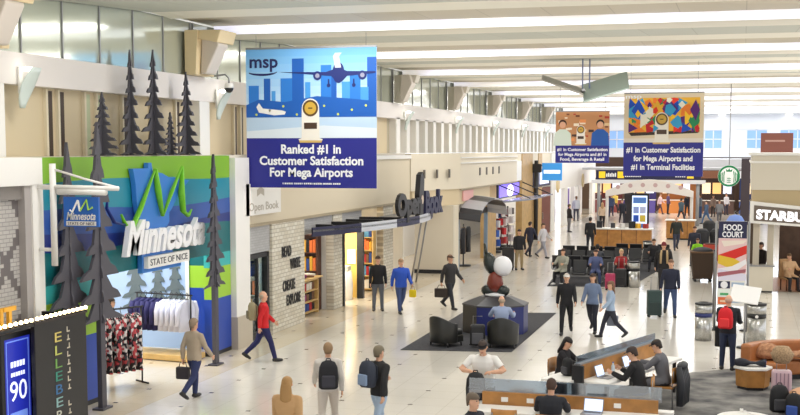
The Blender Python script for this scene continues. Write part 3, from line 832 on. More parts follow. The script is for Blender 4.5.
# curved canopy with standing letters
t = thing('curved_canopy', 'curved dark canopy over the bookshop entrance carrying tall black letters and books', 'canopy')
rings_o = []; N = 24; ca, cb2 = 34.5, 46.4
def cx(u): return X_WALL + .15 + 1.5 * math.sin(PI * min(1, .02 + u * .8)) ** .9
pts = [(cx(i / N), ca + (cb2 - ca) * i / N) for i in range(N + 1)]
canopy = MB()
for i in range(N):
    (xa, ya), (xb, yb_) = pts[i], pts[i + 1]
    canopy.add([(X_WALL + .02, ya, 2.72), (xa, ya, 2.72), (xb, yb_, 2.72), (X_WALL + .02, yb_, 2.72), (X_WALL + .02, ya, 2.78), (xa, ya, 2.78), (xb, yb_, 2.78), (X_WALL + .02, yb_, 2.78)], [(0, 3, 2, 1), (4, 5, 6, 7), (1, 2, 6, 5), (0, 1, 5, 4), (3, 7, 6, 2)], GREYM)
canopy.build('roof', t)
band = MB()
for i in range(N):
    (xa, ya), (xb, yb_) = pts[i], pts[i + 1]
    m_ = [NAVYD, mat('canopy_silver', (200, 204, 214), .4)][1 if (i // 5) % 2 == 1 else 0]
    band.add([(xa, ya, 2.58), (xb, yb_, 2.58), (xb, yb_, 2.86), (xa, ya, 2.86), (xa - .05, ya, 2.58), (xb - .05, yb_, 2.58), (xb - .05, yb_, 2.86), (xa - .05, ya, 2.86)], [(0, 1, 2, 3), (4, 7, 6, 5), (3, 2, 6, 7), (0, 4, 5, 1), (0, 3, 7, 4), (1, 5, 6, 2)], m_)
band.build('band', t)
for i in (2, 5, 8, 11):
    ya = pts[i][1]; MB().box(X_WALL + .02, ya - .06, 2.78, pts[i][0] - .05, ya + .06, 2.9, BLACKM).build('rib', t)
for yy in (44.9, 45.7):
    MB().tube([(-12.3, yy + .2, 0), (-11.7, yy - .3, 2.72)], .035, GREYM).build('strut', t)
bl = MB()
bl.text('Open', FR((-11.25, 0, 0)), 39.2, 2.98, .75, BLACKM, w=3.2, depth=.12, bold=.06)
bl.build('tall_letters', t)
q = MB(); q.prism([(0, 0), (.5, 0), (.65, 1.3), (.45, 1.6), (.15, 1.5), (-.05, .8)], FR((-11.4, 42.4, 2.8)), .18, BLACKM); q.disc(FR((-11.2, 42.7, 3.4)), 0, 0, .16, rgb(214, 196, 180)); q.build('open_book_shape', t)
q = MB()
q.text('Book', FR((-11.35, 0, 0)), 43.3, 2.85, .85, NAVYD, w=2.7, depth=.12, bold=.05); q.build('blue_letters', t)

# --- bulkhead and blank beige wall
bk = MB()
BKB = mat('bulkhead', (226, 216, 196), .6)
bk.prism([(-12.74, 46.75), (-11.55, 50.4), (-11.55, 63.8), (-13.3, 63.8), (-13.3, 46.75)], ((0, 0, 3.55), (1, 0, 0), (0, 1, 0)), 1.5, BKB)
bk.prism([(-12.74, 46.95), (-11.62, 50.4), (-11.62, 57), (-13.3, 57), (-13.3, 46.95)], ((0, 0, 2.88), (1, 0, 0), (0, 1, 0)), .67, mat('bulkhead_low', (216, 198, 164), .6))
bk.box(-11.6, 50.4, 3.5, -11.5, 63.8, 3.56, mat('fascia_trim', (170, 156, 130), .5))
for z in (4.85, 4.62): bk.box(-11.56, 50.4, z, -11.5, 63.8, z + .05, WHITE)
for i in range(4): bk.box(-11.56, 54.2 + i * 1.5, 4.05, -11.53, 54.5 + i * 1.5, 4.4, mat('vent_dark', (90, 82, 74), .6))
for i in range(3): bk.box(-12.4 + i * .3, 48.0 + i * .92 - .6, 4.05, -12.36 + i * .3, 48.2 + i * .92 - .6, 4.4, mat('vent_dark', (90, 82, 74), .6))
struct(bk.build('wall_left_bulkhead'), 'beige stepped bulkhead jutting from the left wall', 'bulkhead')
bw = MB(); bw.box(-13.3, 49.4, 0, -11.62, 49.6, 2.87, mat('blank_wall', (208, 198, 180), .6)); bw.box(-13.3, 49.36, 0, -11.6, 49.4, .16, BLACKM)
bw.box(-11.72, 49.6, 0, -11.62, 50.4, 2.87, BKB)
struct(bw.build('wall_left_blank'), 'plain beige return wall with black base', 'wall')
t = thing('pink_sign', 'small pale pink sign on the low bulkhead corner', 'sign')
MB().box(-11.6, 51.0, 3.0, -11.55, 53.0, 3.45, mat('pink', (236, 176, 170), .5)).build('panel', t)
# --- second row of shops (x about -11.7)
XS = -11.7
rm = MB()
rm.box(-16, 50.4, 0, -15.8, Y_END, 4.9, SHW); rm.box(-16, 50.4, 4.9, XS - .3, Y_END, 5.0, WHITE)
rm.box(XS - .3, 63.8, 4.1, XS - .05, 76.8, 5.0, mat('fascia_beige2', (222, 212, 192), .6))
struct(rm.build('wall_left_shops'), 'back walls of the farther shops', 'wall')
COLW = mat('wood_column', (196, 160, 104), .5, noise=.2, nscale=3)
for i, (a, b_) in enumerate(((56.9, 59.0), (66.3, 69.8), (71.9, 73.2))):
    q = MB().box(XS - .35, a, 0, XS, b_, 5.0, COLW)
    struct(q.build('trim_%d' % (10 + i)), 'tan wood clad pier between farther shops', 'pier')
# arch canopy shop
t = thing('arched_canopy', 'dark arched canopy over a shop entrance past the beige bulkhead', 'canopy')
q = MB(); R1 = []
for i in range(13):
    a = PI * i / 12; R1.append((53.6 - 3.1 * math.cos(a), 2.25 + .85 * math.sin(a)))
for i in range(12):
    (ya, za), (yb_, zb) = R1[i], R1[i + 1]
    q.add([(XS + .05, ya, za), (XS + 1.0, ya, za - .12), (XS + 1.0, yb_, zb - .12), (XS + .05, yb_, zb), (XS + .05, ya, za + .06), (XS + 1.0, ya, za - .06), (XS + 1.0, yb_, zb - .06), (XS + .05, yb_, zb + .06)], [(0, 1, 2, 3), (4, 7, 6, 5), (1, 5, 6, 2), (0, 4, 5, 1), (3, 2, 6, 7)], [mat('canopy_dark', (44, 44, 50), .4), mat('canopy_pale', (170, 170, 176), .4)][(i // 2) % 2])
q.build('roof', t)
fr_ = MB()
for yy in (50.45, 56.5): fr_.box(XS - .1, yy, 0, XS + .05, yy + .25, 2.3, mat('blue_grey_metal', (110, 130, 150), .4))
fr_.box(XS - .1, 50.45, 2.25, XS + .05, 56.75, 2.5, mat('canopy_dark', (44, 44, 50), .4)); fr_.build('frame', t)
t = thing('clothes_stand', 'dark coats on a stand in the arched shop entrance', 'clothes stand', (-12.0, 53.0, 0))
MB().cyl((0, 0, 0), .35, .06, BLACKM).build('base', t); MB().tube([(0, 0, .06), (0, 0, 1.9)], .03, BLACKM).build('pole', t)
for s in (-1, 0, 1):
    g = garment([rgb(34, 34, 40), rgb(96, 74, 50), rgb(40, 40, 44)][s + 1], .5, 1.15, .1).build('coat', None, (-12.0 + .1 * abs(s), 53.0 + s * .55, 1.75), PI / 2)
    tag(g, '%s coat hung on the stand in the arched shop entrance' % ['nearest dark', 'brown middle', 'farthest dark'][s + 1], 'coat', 'coats on the stand')
t = thing('hat_display', 'pale display of hats and scarves above the dark coats in the arched shop', 'display', (-13.4, 53.6, 0))
MB().box(-.3, -1.8, 0, 0, 1.8, 2.3, rgb(230, 214, 190)).build('board', t)
for i in range(10):
    MB().lathe((.15, -1.4 + (i % 5) * .7, 1.2 + .55 * (i // 5)), [(.02, 0), (.22, .01), (.16, .08), (.13, .18), (.02, .2)], rgb(*[(240, 236, 230), (180, 130, 120), (90, 80, 84), (222, 190, 150), (200, 60, 70)][i % 5]), 10).build('hat', t)
# lit sign shop
t = thing('lettered_sign', 'white lettered sign over the shop with the purple screen', 'sign')
a = Ax(499, 182, XS + .1); c = Ax(516, 172, XS + .1)
q = MB().box(XS - .1, 59.2, 3.55, XS + .05, 65.8, 4.6, WHITE); q.text('ATELIER', FR((XS + .05, 59.2, 3.55)), 3.3, .35, .4, mat('sign_tan', (150, 130, 100), .5), w=3.8, align='C'); q.build('panel', t)
t = thing('purple_screen', 'bright purple white screen over a shop entrance, under the white lettered sign', 'screen')
MB().box(XS - .1, 59.4, 2.75, XS, 65.5, 3.5, NAVYD).build('bezel', t)
q = MB().box(XS, 59.7, 2.82, XS + .03, 65.2, 3.45, mat('purple_glow', (120, 100, 220), .4, emit=1.2)); q.disc(FR((XS + .03, 62.6, 3.1)), 0, 0, .9, mat('white_glow', (236, 232, 255), .4, emit=2.0), ry=.3); q.build('display', t)
t = thing('glass_awning', 'grey glass awning jutting over the walkway below the purple screen', 'awning')
MB().prism([(0, 2.55), (1.7, 2.75), (1.7, 2.82), (0, 2.65)], ((XS + .05, 66, 0), (1, 0, 0), (0, 0, 1)), 7.0, mat('awning_glass', (176, 184, 206), .2, .3)).build('panel', t)
for yy in (59.3, 62.5, 65.8): MB().tube([(XS + .1, yy, 3.45), (XS + 1.65, yy, 2.82)], .03, BLACKM).build('rod', t)
# goods in that shop
for i, (yy, c1, lab) in enumerate(((60.4, (60, 100, 190), 'blue'), (62.3, (222, 60, 66), 'red'), (64.2, (236, 224, 226), 'pale pink'))):
    t = thing('goods_stand', 'tall stand of %s goods in the shop under the purple screen' % lab, 'display stand', (-12.1, yy, 0), 0, 'goods stands under the purple screen')
    MB().cyl((0, 0, 0), .4, .1, BLACKM).build('base', t); MB().tube([(0, 0, .1), (0, 0, 2.2)], .04, BLACKM).build('pole', t)
    for k in range(4):
        q = MB()
        for j in range(6):
            a = 2 * PI * j / 6 + k * .4; q.cb((.26 * math.cos(a), .26 * math.sin(a), .5 + k * .48), (.16, .16, .34), rgb(*[c1, (240, 236, 236), tuple(int(x * .6) for x in c1)][(j + k) % 3]), a)
        q.build('tier', t)
# black sign pole with blue sign
t = thing('sign_pole', 'tall black pole with a bright blue sign near the farther shops', 'sign pole', (-11.5, 69.8, 0))
MB().tube([(0, 0, 0), (0, 0, 4.6)], .12, BLACKM, 10).build('pole', t); MB().cyl((0, 0, 0), .3, .06, BLACKM).build('base', t)
q = MB().box(.35, -.06, 3.45, 1.5, .06, 4.45, mat('sky_sign', (60, 150, 226), .4, emit=.35)); q.rect(FC((.35, -.06, 3.45)), .1, .4, 1.05, .6, mat('screen_white', (235, 240, 255), .5)); q.build('sign_panel', t, bev=.02)
MB().tube([(0, 0, 4.3), (.4, 0, 4.3)], .04, BLACKM).build('arm', t); MB().box(-.3, -.12, 3.9, .3, .12, 4.4, BLACKM).build('camera_box', t, bev=.02)
t = thing('shop_door', 'dark red brown door panel of a farther shop, beside the black pole', 'door panel')
MB().box(XS - .2, 73.3, 0, XS, 76.6, 2.9, mat('red_brown', (108, 52, 40), .5)).build('panel', t); MB().box(XS, 73.4, 1.0, XS + .05, 73.5, 1.4, STEEL).build('handle', t)
t = thing('dark_poster', 'dark blue lit poster panel above the red brown door', 'poster')
MB().box(XS - .15, 70.0, 3.0, XS + .02, 76.4, 4.05, NAVYD).build('panel', t); MB().box(XS + .02, 72.2, 3.15, XS + .04, 75.6, 3.9, mat('poster_glow', (220, 226, 250), .4, emit=.9)).build('picture', t)
# white shop with purple posters
t = thing('white_shop_front', 'white shop front with tall purple posters at the far end of the left side', 'shop front')
MB().box(XS - .25, 77, 2.6, XS, 101, 5.0, WHITE).build('fascia', t)
for a, b_ in ((77, 78.6), (83, 84.6), (90, 91.6), (99, 101)): MB().box(XS - .25, a, 0, XS, b_, 2.6, WHITE).build('pier', t)
for a in (80.5, 87.5): MB().box(XS - .6, a, .3, XS - .5, a + 1.6, 2.4, mat('purple_poster', (120, 84, 190), .5)).build('poster', t)
MB().box(XS - .9, 91.8, 0, XS - .8, 98.8, 2.6, mat('shop_glow_wall', (240, 238, 240), .5)).build('window_backing', t)
for y in (79.5, 92.5):
    MB().prism([(.5 * math.cos(2 * PI * i / 20), .5 * math.sin(2 * PI * i / 20)) for i in range(20)], FR((XS, y, 2.9)), .1, mat('round_lamp', (226, 206, 160), .4)).build('round_lamp', t)

# ================================================================== THINGS IN THE HALL
# --- hanging banners
def banner_root(label, c, w, h, rz=0.0):
    t = thing('hanging_banner', label, 'banner', c, rz)
    pnl = MB().box(-w / 2, -.015, -h / 2, w / 2, .015, h / 2, WHITE).build('panel', t)
    MB().box(-w / 2, -.03, h / 2, w / 2, .03, h / 2 + .05, GREYM).build('top_rail', t)
    for s in (-1, 1): MB().tube([(s * w * .42, 0, h / 2 + .05), (s * w * .42, 0, 8.36 - c[2])], .008, GREYM, 6).build('cable', t)
    return pnl, ((-w / 2, -.015, -h / 2), (1, 0, 0), (0, 0, 1))
def award(mb, f, cx, cy, s):
    """printed trophy: white arch shape with a gold medal and a plaque"""
    pts = [(-.5, -1.05), (.5, -1.05), (.56, -.9), (.42, -.85), (.4, .45)] + [(.4 * math.cos(a), .45 + .42 * math.sin(a)) for a in [PI * i / 12 for i in range(1, 12)]] + [(-.4, .45), (-.42, -.85), (-.56, -.9)]
    mb.prism([(cx + a * s, cy + b * s) for a, b in pts], f, .002, mat('trophy_white', (238, 232, 222), .4), .012)
    mb.prism([(cx + a * s, cy + b * s) for a, b in ((-.5, -1.05), (.5, -1.05), (.54, -.95), (-.54, -.95))], f, .002, mat('trophy_gold', (214, 180, 110), .4), .014)
    mb.disc(f, cx, cy + .45 * s, .36 * s, mat('medal_brown', (92, 66, 34), .4), .016); mb.disc(f, cx, cy + .45 * s, .27 * s, mat('medal_gold', (206, 166, 66), .4), .02)
    mb.rect(f, cx - .1 * s, cy + .42 * s, cx + .1 * s, cy + .48 * s, mat('medal_brown', (92, 66, 34), .4), .023)
    mb.rect(f, cx - .3 * s, cy - .45 * s, cx + .3 * s, cy - .18 * s, mat('plaque_brown', (74, 54, 40), .4), .016)
INKN = mat('logo_navy', (28, 32, 92), .5)
# big one
a, c = Ay(246, 50, 30), Ay(377, 188.5, 30)
W, H = c.x - a.x, a.z - c.z
t, f = banner_root('largest blue hanging banner, with an airliner over a city skyline above Ranked #1 in', ((a.x + c.x) / 2, 30, (a.z + c.z) / 2), W, H)
pr = MB(); hb = H * .36
pr.rect(f, 0, 0, W, hb, NAVY, .001)
SK = [mat('sky_a', (206, 226, 246), .5), mat('sky_b', (160, 204, 242), .5), mat('sky_c', (96, 164, 226), .5)]
for i in range(12):
    q = i / 12; cl = tuple(int(x + (y - x) * q) for x, y in zip((236, 242, 248), (104, 176, 236)))
    pr.rect(f, 0, hb + (H - hb) * i / 12, W, hb + (H - hb) * (i + 1) / 12, rgb(*cl), .001)
pr.rect(f, 0, hb, W, hb + .18 * H, mat('snow_field', (186, 210, 234), .5), .003)
pr.prism([(0, hb), (W, hb), (W, hb + .07 * H), (W * .6, hb + .09 * H), (0, hb + .05 * H)], f, .002, mat('snow', (220, 230, 240), .5), .005)
CB = [mat('city_a', (40, 120, 206), .5), mat('city_b', (20, 90, 178), .5), mat('city_c', (70, 150, 220), .5)]
for i, (x0, x1, z1) in enumerate(((.02, .1, .74), (.14, .19, .79), (.2, .23, .70), (.27, .36, .79), (.36, .45, .93), (.46, .5, .76), (.58, .66, .88), (.66, .7, .8), (.74, .8, .76), (.8, .88, .82), (.93, 1, .93), (.88, .94, .72))):
    pr.rect(f, W * x0, hb + .15 * H, W * x1, H * z1, CB[i % 3], .004 + .001 * (i % 3))
pr.prism([(0, hb + .15 * H), (W, hb + .15 * H), (W, H * .62), (W * .8, H * .64), (W * .55, H * .66), (W * .3, H * .62), (W * .1, H * .64), (0, H * .6)], f, .002, CB[1], .007)
for i in range(9): pr.disc(f, W * (.08 + .105 * i), hb + .17 * H + .03 * H * (i % 3), .03, rgb(210, 220, 80), .009)
pr.prism([(W * x, H * z) for x, z in ((.08, .585), (.1, .545), (.22, .525), (.3, .53), (.31, .55), (.28, .56), (.13, .575), (.1, .615))], f, .002, WHITE, .009)
PD = mat('plane_blue', (30, 44, 110), .4); PW = mat('plane_pale', (216, 220, 230), .4)
pr.prism([(W * x, H * z) for x, z in ((.26, .835), (.5, .815), (.66, .8), (.7, .76), (.74, .76), (.78, .8), (.99, .818), (.995, .83), (.78, .835), (.74, .85), (.68, .85), (.62, .83))], f, .002, PD, .011)
pr.disc(f, W * .715, H * .825, W * .045, PD, .012, ry=H * .075)
pr.prism([(W * x, H * z) for x, z in ((.69, .86), (.675, .94), (.69, .965), (.74, .965), (.72, .94), (.735, .86))], f, .002, PW, .013)
for x in (.555, .895): pr.disc(f, W * x, H * .805, W * .032, PD, .014); pr.disc(f, W * x, H * .805, W * .016, rgb(150, 150, 170), .017)
for x in (.64, .83): pr.rect(f, W * x - .02, H * .74, W * x + .02, H * .78, PD, .012); pr.disc(f, W * x, H * .735, .05, PD, .013)
award(pr, f, W * .5, H * .5, H * .165)
pr.build('printed_picture', t)
lt = MB()
lt.text('msp', f, W * .03, H * .87, H * .062, INKN, w=W * .22, bold=.02, off=.01)
lt.prism([(W * (.13 + .12 * math.cos(q)), H * (.845 + .035 * math.sin(q))) for q in [PI * (1.15 + .75 * i / 10) for i in range(11)]] + [(W * (.13 + .12 * math.cos(q)), H * (.845 + .02 * math.sin(q))) for q in [PI * (1.9 - .75 * i / 10) for i in range(11)]], f, .002, INKN, .01)
LW = mat('print_white', (246, 246, 250), .5)
for tx, z, w_ in (('Ranked #1 in', .25, .46), ('Customer Satisfaction', .167, .8), ('For Mega Airports', .083, .64)):
    lt.text(tx, f, W / 2, H * z, H * .064, LW, w=W * w_, align='C', bold=.03, off=.006)
for k in range(30): lt.rect(f, W * (.28 + .015 * k), H * .025, W * (.28 + .015 * k + (.011 if k % 5 else .006)), H * .037, LW, off=.006)
lt.build('lettering', t)
# colourful banner (nearer right)
a, c = Ay(624, 94, 45), Ay(703, 176.5, 45)
W, H = c.x - a.x, a.z - c.z
t, f = banner_root('right hanging banner with a colourful abstract picture above #1 in Terminal Facilities', ((a.x + c.x) / 2, 45, (a.z + c.z) / 2), W, H, rad(-5))
pr = MB(); hb = H * .41
pr.rect(f, 0, 0, W, hb, NAVY, .001); pr.rect(f, 0, hb, W, H, mat('print_cream', (226, 208, 180), .5), .001)
pr.rect(f, 0, hb, W, hb + .05 * H, mat('print_pale', (232, 222, 210), .5), .003)
rr = random.Random(5); x0, x1, z0, z1 = .06 * W, .95 * W, hb + .12 * H, .95 * H
ACOL = [(30, 80, 190), (230, 60, 40), (250, 200, 50), (40, 140, 90), (240, 130, 50), (60, 160, 210), (90, 40, 120), (240, 235, 220), (200, 40, 50)]
pr.rect(f, x0, z0, x1, z1, rgb(236, 180, 60), .003)
for i in range(54):
    xx, zz = rr.uniform(x0, x1), rr.uniform(z0, z1); n = rr.choice((3, 4, 5)); r_ = rr.uniform(.12, .42)
    pr.prism([(min(x1, max(x0, xx + r_ * rr.uniform(.5, 1) * math.cos(2 * PI * k / n))), min(z1, max(z0, zz + 1.3 * r_ * rr.uniform(.5, 1) * math.sin(2 * PI * k / n)))) for k in range(n)], f, .001, rgb(*ACOL[i % 9]), .005 + .0002 * i)
pr.prism([(x0, z0), (x0 + .1, z0 - .12), (x1 - .05, z0 - .02), (x1, z0 + .08)], f, .002, rgb(64, 52, 46), .004)
award(pr, f, W * .48, H * .6, H * .2)
pr.build('printed_picture', t)
lt = MB(); lt.text('msp', f, W * .02, H * .945, H * .036, LW, w=W * .2, bold=.02, off=.018)
for tx, z, w_ in (('#1 in Customer Satisfaction', .29, .93), ('for Mega Airports and', .185, .74), ('#1 in Terminal Facilities', .08, .8)):
    lt.text(tx, f, W / 2, H * z, H * .066, LW, w=W * w_, align='C', bold=.03, off=.006)
lt.build('lettering', t)
# people banner (smaller)
a, c = Ay(556, 112, 60), Ay(609, 163, 60)
W, H = c.x - a.x, a.z - c.z
t, f = banner_root('smallest hanging banner with two people beside a trophy above #1 in Food, Beverage & Retail', ((a.x + c.x) / 2, 60, (a.z + c.z) / 2), W, H)
pr = MB(); hb = H * .34
pr.rect(f, 0, 0, W, hb, NAVY, .001); pr.rect(f, 0, hb, W, H, rgb(196, 140, 96), .001)
rr = random.Random(8)
for i in range(36):
    xx, zz, r_ = rr.uniform(0, W), rr.uniform(.45 * H, .97 * H), rr.uniform(.06, .16)
    pr.rect(f, max(0, xx - r_), zz - r_ * .5, min(W, xx + r_), zz + r_ * .5, rgb(*[(120, 70, 50), (226, 196, 150), (230, 150, 90), (70, 50, 46), (240, 226, 206), (180, 60, 50)][i % 6]), .003 + .0002 * i)
for cx_, sh_, hr in ((.13, (214, 226, 216), (70, 44, 34)), (.83, (40, 90, 170), (40, 30, 28))):
    pr.prism([(W * (cx_ + q * .17), H * z) for q, z in ((-1, .34), (1, .34), (.9, .58), (.35, .66), (-.35, .66), (-.9, .58))], f, .001, rgb(*sh_), .012)
    pr.disc(f, W * cx_, H * .77, W * .075, rgb(*hr), .013); pr.disc(f, W * cx_, H * .745, W * .06, rgb(222, 170, 140), .015)
award(pr, f, W * .47, H * .56, H * .2)
pr.build('printed_picture', t)
lt = MB()
for tx, z, w_ in (('#1 in Customer Satisfaction', .235, .94), ('for Mega Airports and #1 in', .14, .9), ('Food, Beverage & Retail', .045, .82)):
    lt.text(tx, f, W / 2, H * z, H * .06, LW, w=W * w_, align='C', bold=.03, off=.006)
lt.build('lettering', t)
# --- V shaped light reflector hanging from the ceiling
p = Ay(583, 92, 42)
t = thing('ceiling_reflector', 'grey two winged ceiling reflector hanging on twin rods above the banners', 'ceiling light', (p.x, 42, p.z))
RF = mat('reflector_glass', (196, 214, 208), .25, .2)
MB().prism([(0, 0), (1.5, .48), (1.5, .52), (0, .06)], ((0, .7, 0), (1, 0, 0), (0, 0, 1)), 1.9, RF).build('wing', t, None, rad(8)).rotation_euler = (rad(20), 0, rad(8))
MB().prism([(0, 0), (-1.4, .5), (-1.4, .54), (0, .06)], ((0, .7, 0), (1, 0, 0), (0, 0, 1)), 1.9, mat('reflector_grey', (160, 156, 148), .4)).build('wing', t, None, rad(8)).rotation_euler = (rad(8), 0, rad(8))
MB().box(-.06, -1.25, -.03, .06, .75, .05, GREYM).build('hinge', t, None, rad(8))
for x in (-.02, .22): MB().tube([(x, 0, .05), (x, 0, 8.3 - p.z)], .025, mat('rod_blue', (150, 160, 200), .4), 6).build('rod', t)

# --- grey rug with octagonal plinth
RUG = mat('rug_grey', (70, 70, 76), .95, noise=.35, nscale=20)
rg = MB().prism([(-8.47, 30.05), (-5.62, 30.5), (-5.62, 38.3), (-8.52, 37.6)], ((0, 0, .003), (1, 0, 0), (0, 1, 0)), .012, RUG)
nt = RUG.node_tree
tag(rg.build('rug'), 'dark grey striped rug under the armchairs and octagonal plinth', 'rug')
px_, py_ = -6.72, 33.9
t = thing('octagonal_plinth', 'dark octagonal plinth with a blue side standing on the grey rug', 'plinth', (px_, py_, .016))
PD_ = mat('plinth_dark', (44, 42, 40), .35); PBL = mat('plinth_blue', (36, 44, 110), .4)
def octo(r, z, a0=PI / 8): return [(r * math.cos(a0 + PI / 4 * i), r * math.sin(a0 + PI / 4 * i), z) for i in range(8)]
q = MB(); R0, R1_ = octo(.95, 0), octo(.95, .78)
for i in range(8):
    j = (i + 1) % 8; mid = PI / 8 + PI / 4 * (i + .5)
    q.add([R0[i], R0[j], R1_[j], R1_[i]], [(0, 1, 2, 3)], PBL if -PI * .55 < (mid + PI) % (2 * PI) - PI < PI * .1 else PD_)
q.add(R0, [tuple(range(7, -1, -1))], PD_); q.add(R1_, [tuple(range(8))], PD_); q.build('body', t)
q = MB(); q.loft([octo(.97, .78), octo(.97, .82), octo(.45, 1.02)], mat('plinth_top', (58, 58, 64), .4), False); q.build('top', t)
t = thing('abstract_sculpture', 'abstract sculpture of dark, white and brown rounded forms on the octagonal plinth', 'sculpture', (px_, py_, 1.04))
ENB = mat('enamel_black', (40, 46, 44), .25); ENW = mat('enamel_white', (236, 236, 240), .3); ENR = mat('enamel_brown', (120, 48, 34), .35)
MB().lathe((0, 0, 0), [(.02, 0), (.3, .01), (.32, .06), (.1, .1)], ENW, 16).build('base', t)
MB().sph((-.22, -.05, .16), (.2, .14, .16), ENB).build('lower_form', t); MB().sph((.22, -.05, .16), (.2, .14, .16), ENB).build('lower_form', t)
MB().lathe((-.02, 0, .1), [(.05, 0), (.2, .08), (.24, .25), (.2, .45), (.12, .6), (.03, .64)], ENR, 16).build('middle_form', t)
MB().sph((-.16, .02, .92), (.2, .22, .34), ENB, M=Matrix.Rotation(-.3, 3, 'Y')).build('upper_dark_form', t)
MB().sph((.2, -.02, .86), (.28, .27, .29), ENW, 16, 10).build('upper_white_form', t)
MB().tube([(-.28, .02, 1.15), (-.34, .02, 1.5)], [.06, .03], ENB).build('finial', t)

# --- armchairs
def armchair(x, y, rz, label):
    t = thing('armchair', label, 'armchair', (x, y, .016), rz, None)
    q = MB(); n = 18; pts = []
    prof = []
    for i in range(n + 1):
        a = PI * (-.06 + 1.12 * i / n); top = .62 + .2 * max(0, math.sin(a)) ** 1.5
        prof.append((a, top))
    vo, fo = [], []
    for a, top in prof:
        for r, z in ((.40, .1), (.42, top), (.32, top), (.30, .1)):
            vo.append((r * 1.02 * math.cos(a), r * .98 * math.sin(a), z))
    for i in range(n):
        for j in range(4):
            k = (j + 1) % 4; fo.append((i * 4 + j, i * 4 + k, i * 4 + 4 + k, i * 4 + 4 + j))
    fo += [(0, 1, 2, 3), tuple(n * 4 + j for j in (3, 2, 1, 0))]
    q.add(vo, fo, LEATHER_BK, True); q.build('backrest', t, None, 0, .02)
    s_ = MB(); s_.box(-.3, -.4, .28, .3, .2, .44, LEATHER_BK); s_.build('seat', t, None, 0, .05, seg=3)
    s_ = MB(); s_.box(-.33, -.38, .1, .33, .22, .28, LEATHER_BK); s_.build('base', t, None, 0, .02)
    for sx_ in (-.3, .3):
        for sy2 in (-.3, .22): MB().tube([(sx_ * 1.05, sy2, 0), (sx_, sy2, .11)], [.02, .03], BLACKM).build('leg', t)
    return t
armchair(-7.52, 31.05, rad(150), 'empty black leather armchair at the left corner of the grey rug')
armchair(-5.98, 31.2, rad(184), 'black leather armchair seen from behind, with a person sitting in it')
t = thing('travel_bag', 'upright black travel bag beside the occupied armchair', 'bag', (-6.62, 31.0, .016), .2)
MB().box(-.2, -.16, .05, .2, .16, .6, mat('bag_black', (34, 34, 38), .7)).build('body', t, None, 0, .06, seg=3)
MB().box(-.15, -.2, .1, .15, -.15, .4, mat('bag_grey', (80, 80, 86), .7)).build('pocket', t, None, 0, .02)
MB().tube([(-.12, 0, .58), (-.12, 0, .82), (.12, 0, .82), (.12, 0, .58)], .014, GREYM).build('handle', t)
for s in (-.15, .15): MB().cyl((s - .03, 0, .05), .045, .03, BLACKM, 10).build('wheel', t)

# --- benches of linked seats
SEATM = mat('seat_vinyl', (34, 34, 38), .4)
def seat_row(name, label, p, rz, n=4, group='rows of linked black seats'):
    t = thing(name, label, 'seat row', p, rz, group)
    MB().box(-n * .31, -.03, .3, n * .31, .05, .36, GREYM).build('beam', t)
    for s in (-1, 1):
        q = MB(); q.box(s * n * .24 - .04, -.3, 0, s * n * .24 + .04, .3, .05, GREYM); q.box(s * n * .24 - .03, -.03, .05, s * n * .24 + .03, .05, .3, GREYM); q.build('leg', t)
    for i in range(n):
        x = (i - (n - 1) / 2) * .62
        q = MB(); q.box(x - .27, -.28, .38, x + .27, .2, .46, SEATM); q.build('seat', t, None, 0, .025)
        q = MB(); q.prism([(.17, .44), (.25, .44), (.36, .92), (.29, .93)], ((x + .27, 0, 0), (0, 1, 0), (0, 0, 1)), .54, SEATM, -.54); q.build('backrest', t, None, 0, .02)
    for i in range(n + 1):
        x = (i - n / 2) * .62
        q = MB(); q.tube([(x, .18, .36), (x, .2, .64), (x, -.2, .64), (x, -.22, .4)], .018, GREYM, 6); q.build('armrest', t)
    return t
rows = [((-6.0, 46.9, 0), 12, 3, 'nearest linked seats, left of the red dressed traveller'), ((-4.75, 47.6, 0), 12, 2, 'linked seats holding the red dressed traveller'), ((-6.2, 49.4, 0), 190, 4, 'second row of linked black seats, left block'), ((-6.35, 51.6, 0), 12, 4, 'third row of linked black seats, left block'), ((-6.5, 54.6, 0), 190, 4, 'last row of linked black seats, left block'), ((-4.1, 53.2, 0), 12, 4, 'right row of linked black seats beside the steel bin'), ((-4.3, 56.4, 0), 190, 4, 'farthest right row of linked black seats by the wood counter')]
for p, r, n, lab in rows: seat_row('seat_row', lab, p, rad(r - 10), n)
t = thing('seating_carpet', 'dark carpet under the block of linked seats', 'carpet')
MB().prism([(-7.1, 45.9), (-4.0, 46.4), (-3.0, 58), (-7.9, 57)], ((0, 0, .003), (1, 0, 0), (0, 1, 0)), .01, mat('carpet_dark', (58, 58, 64), .95, noise=.3)).build('pile', t)
t['kind'] = 'thing'
# --- bins
BINS = STEEL
def bin_(label, p, h=.92, r=.24, band=BLACKM):
    t = thing('waste_bin', label, 'waste bin', p, 0, None)
    MB().cyl((0, 0, 0), r, h * .62, BINS, 24).build('lower_body', t); MB().cyl((0, 0, h * .62), r * 1.01, h * .1, band, 24).build('band', t)
    MB().cyl((0, 0, h * .72), r, h * .22, BINS, 24).build('upper_body', t); MB().lathe((0, 0, h * .94), [(r * 1.03, 0), (r * 1.03, h * .04), (r * .6, h * .06), (r * .58, h * .02)], BLACKM, 24).build('lid', t)
    return t
bin_('round steel waste bin left of the man with the red backpack', Fz(703, 340), 1.05, .23, mat('band_blue', (40, 50, 110), .5))
tb = bin_('steel waste bin with a black band right of the man with the red backpack', Fz(756, 342), 1.08, .25)
q = MB(); b0 = FC((-.06, -.262, .68)); q.disc(b0, .06, .045, .045, WHITE, .001, n=16); q.build('symbol', tb)
bin_('round steel waste bin at the near corner of the linked seats', Fz(633, 287), 1.0, .24)
bin_('round steel waste bin behind the linked seats, beside the wood counter', Fz(648, 262), 1.0, .25)

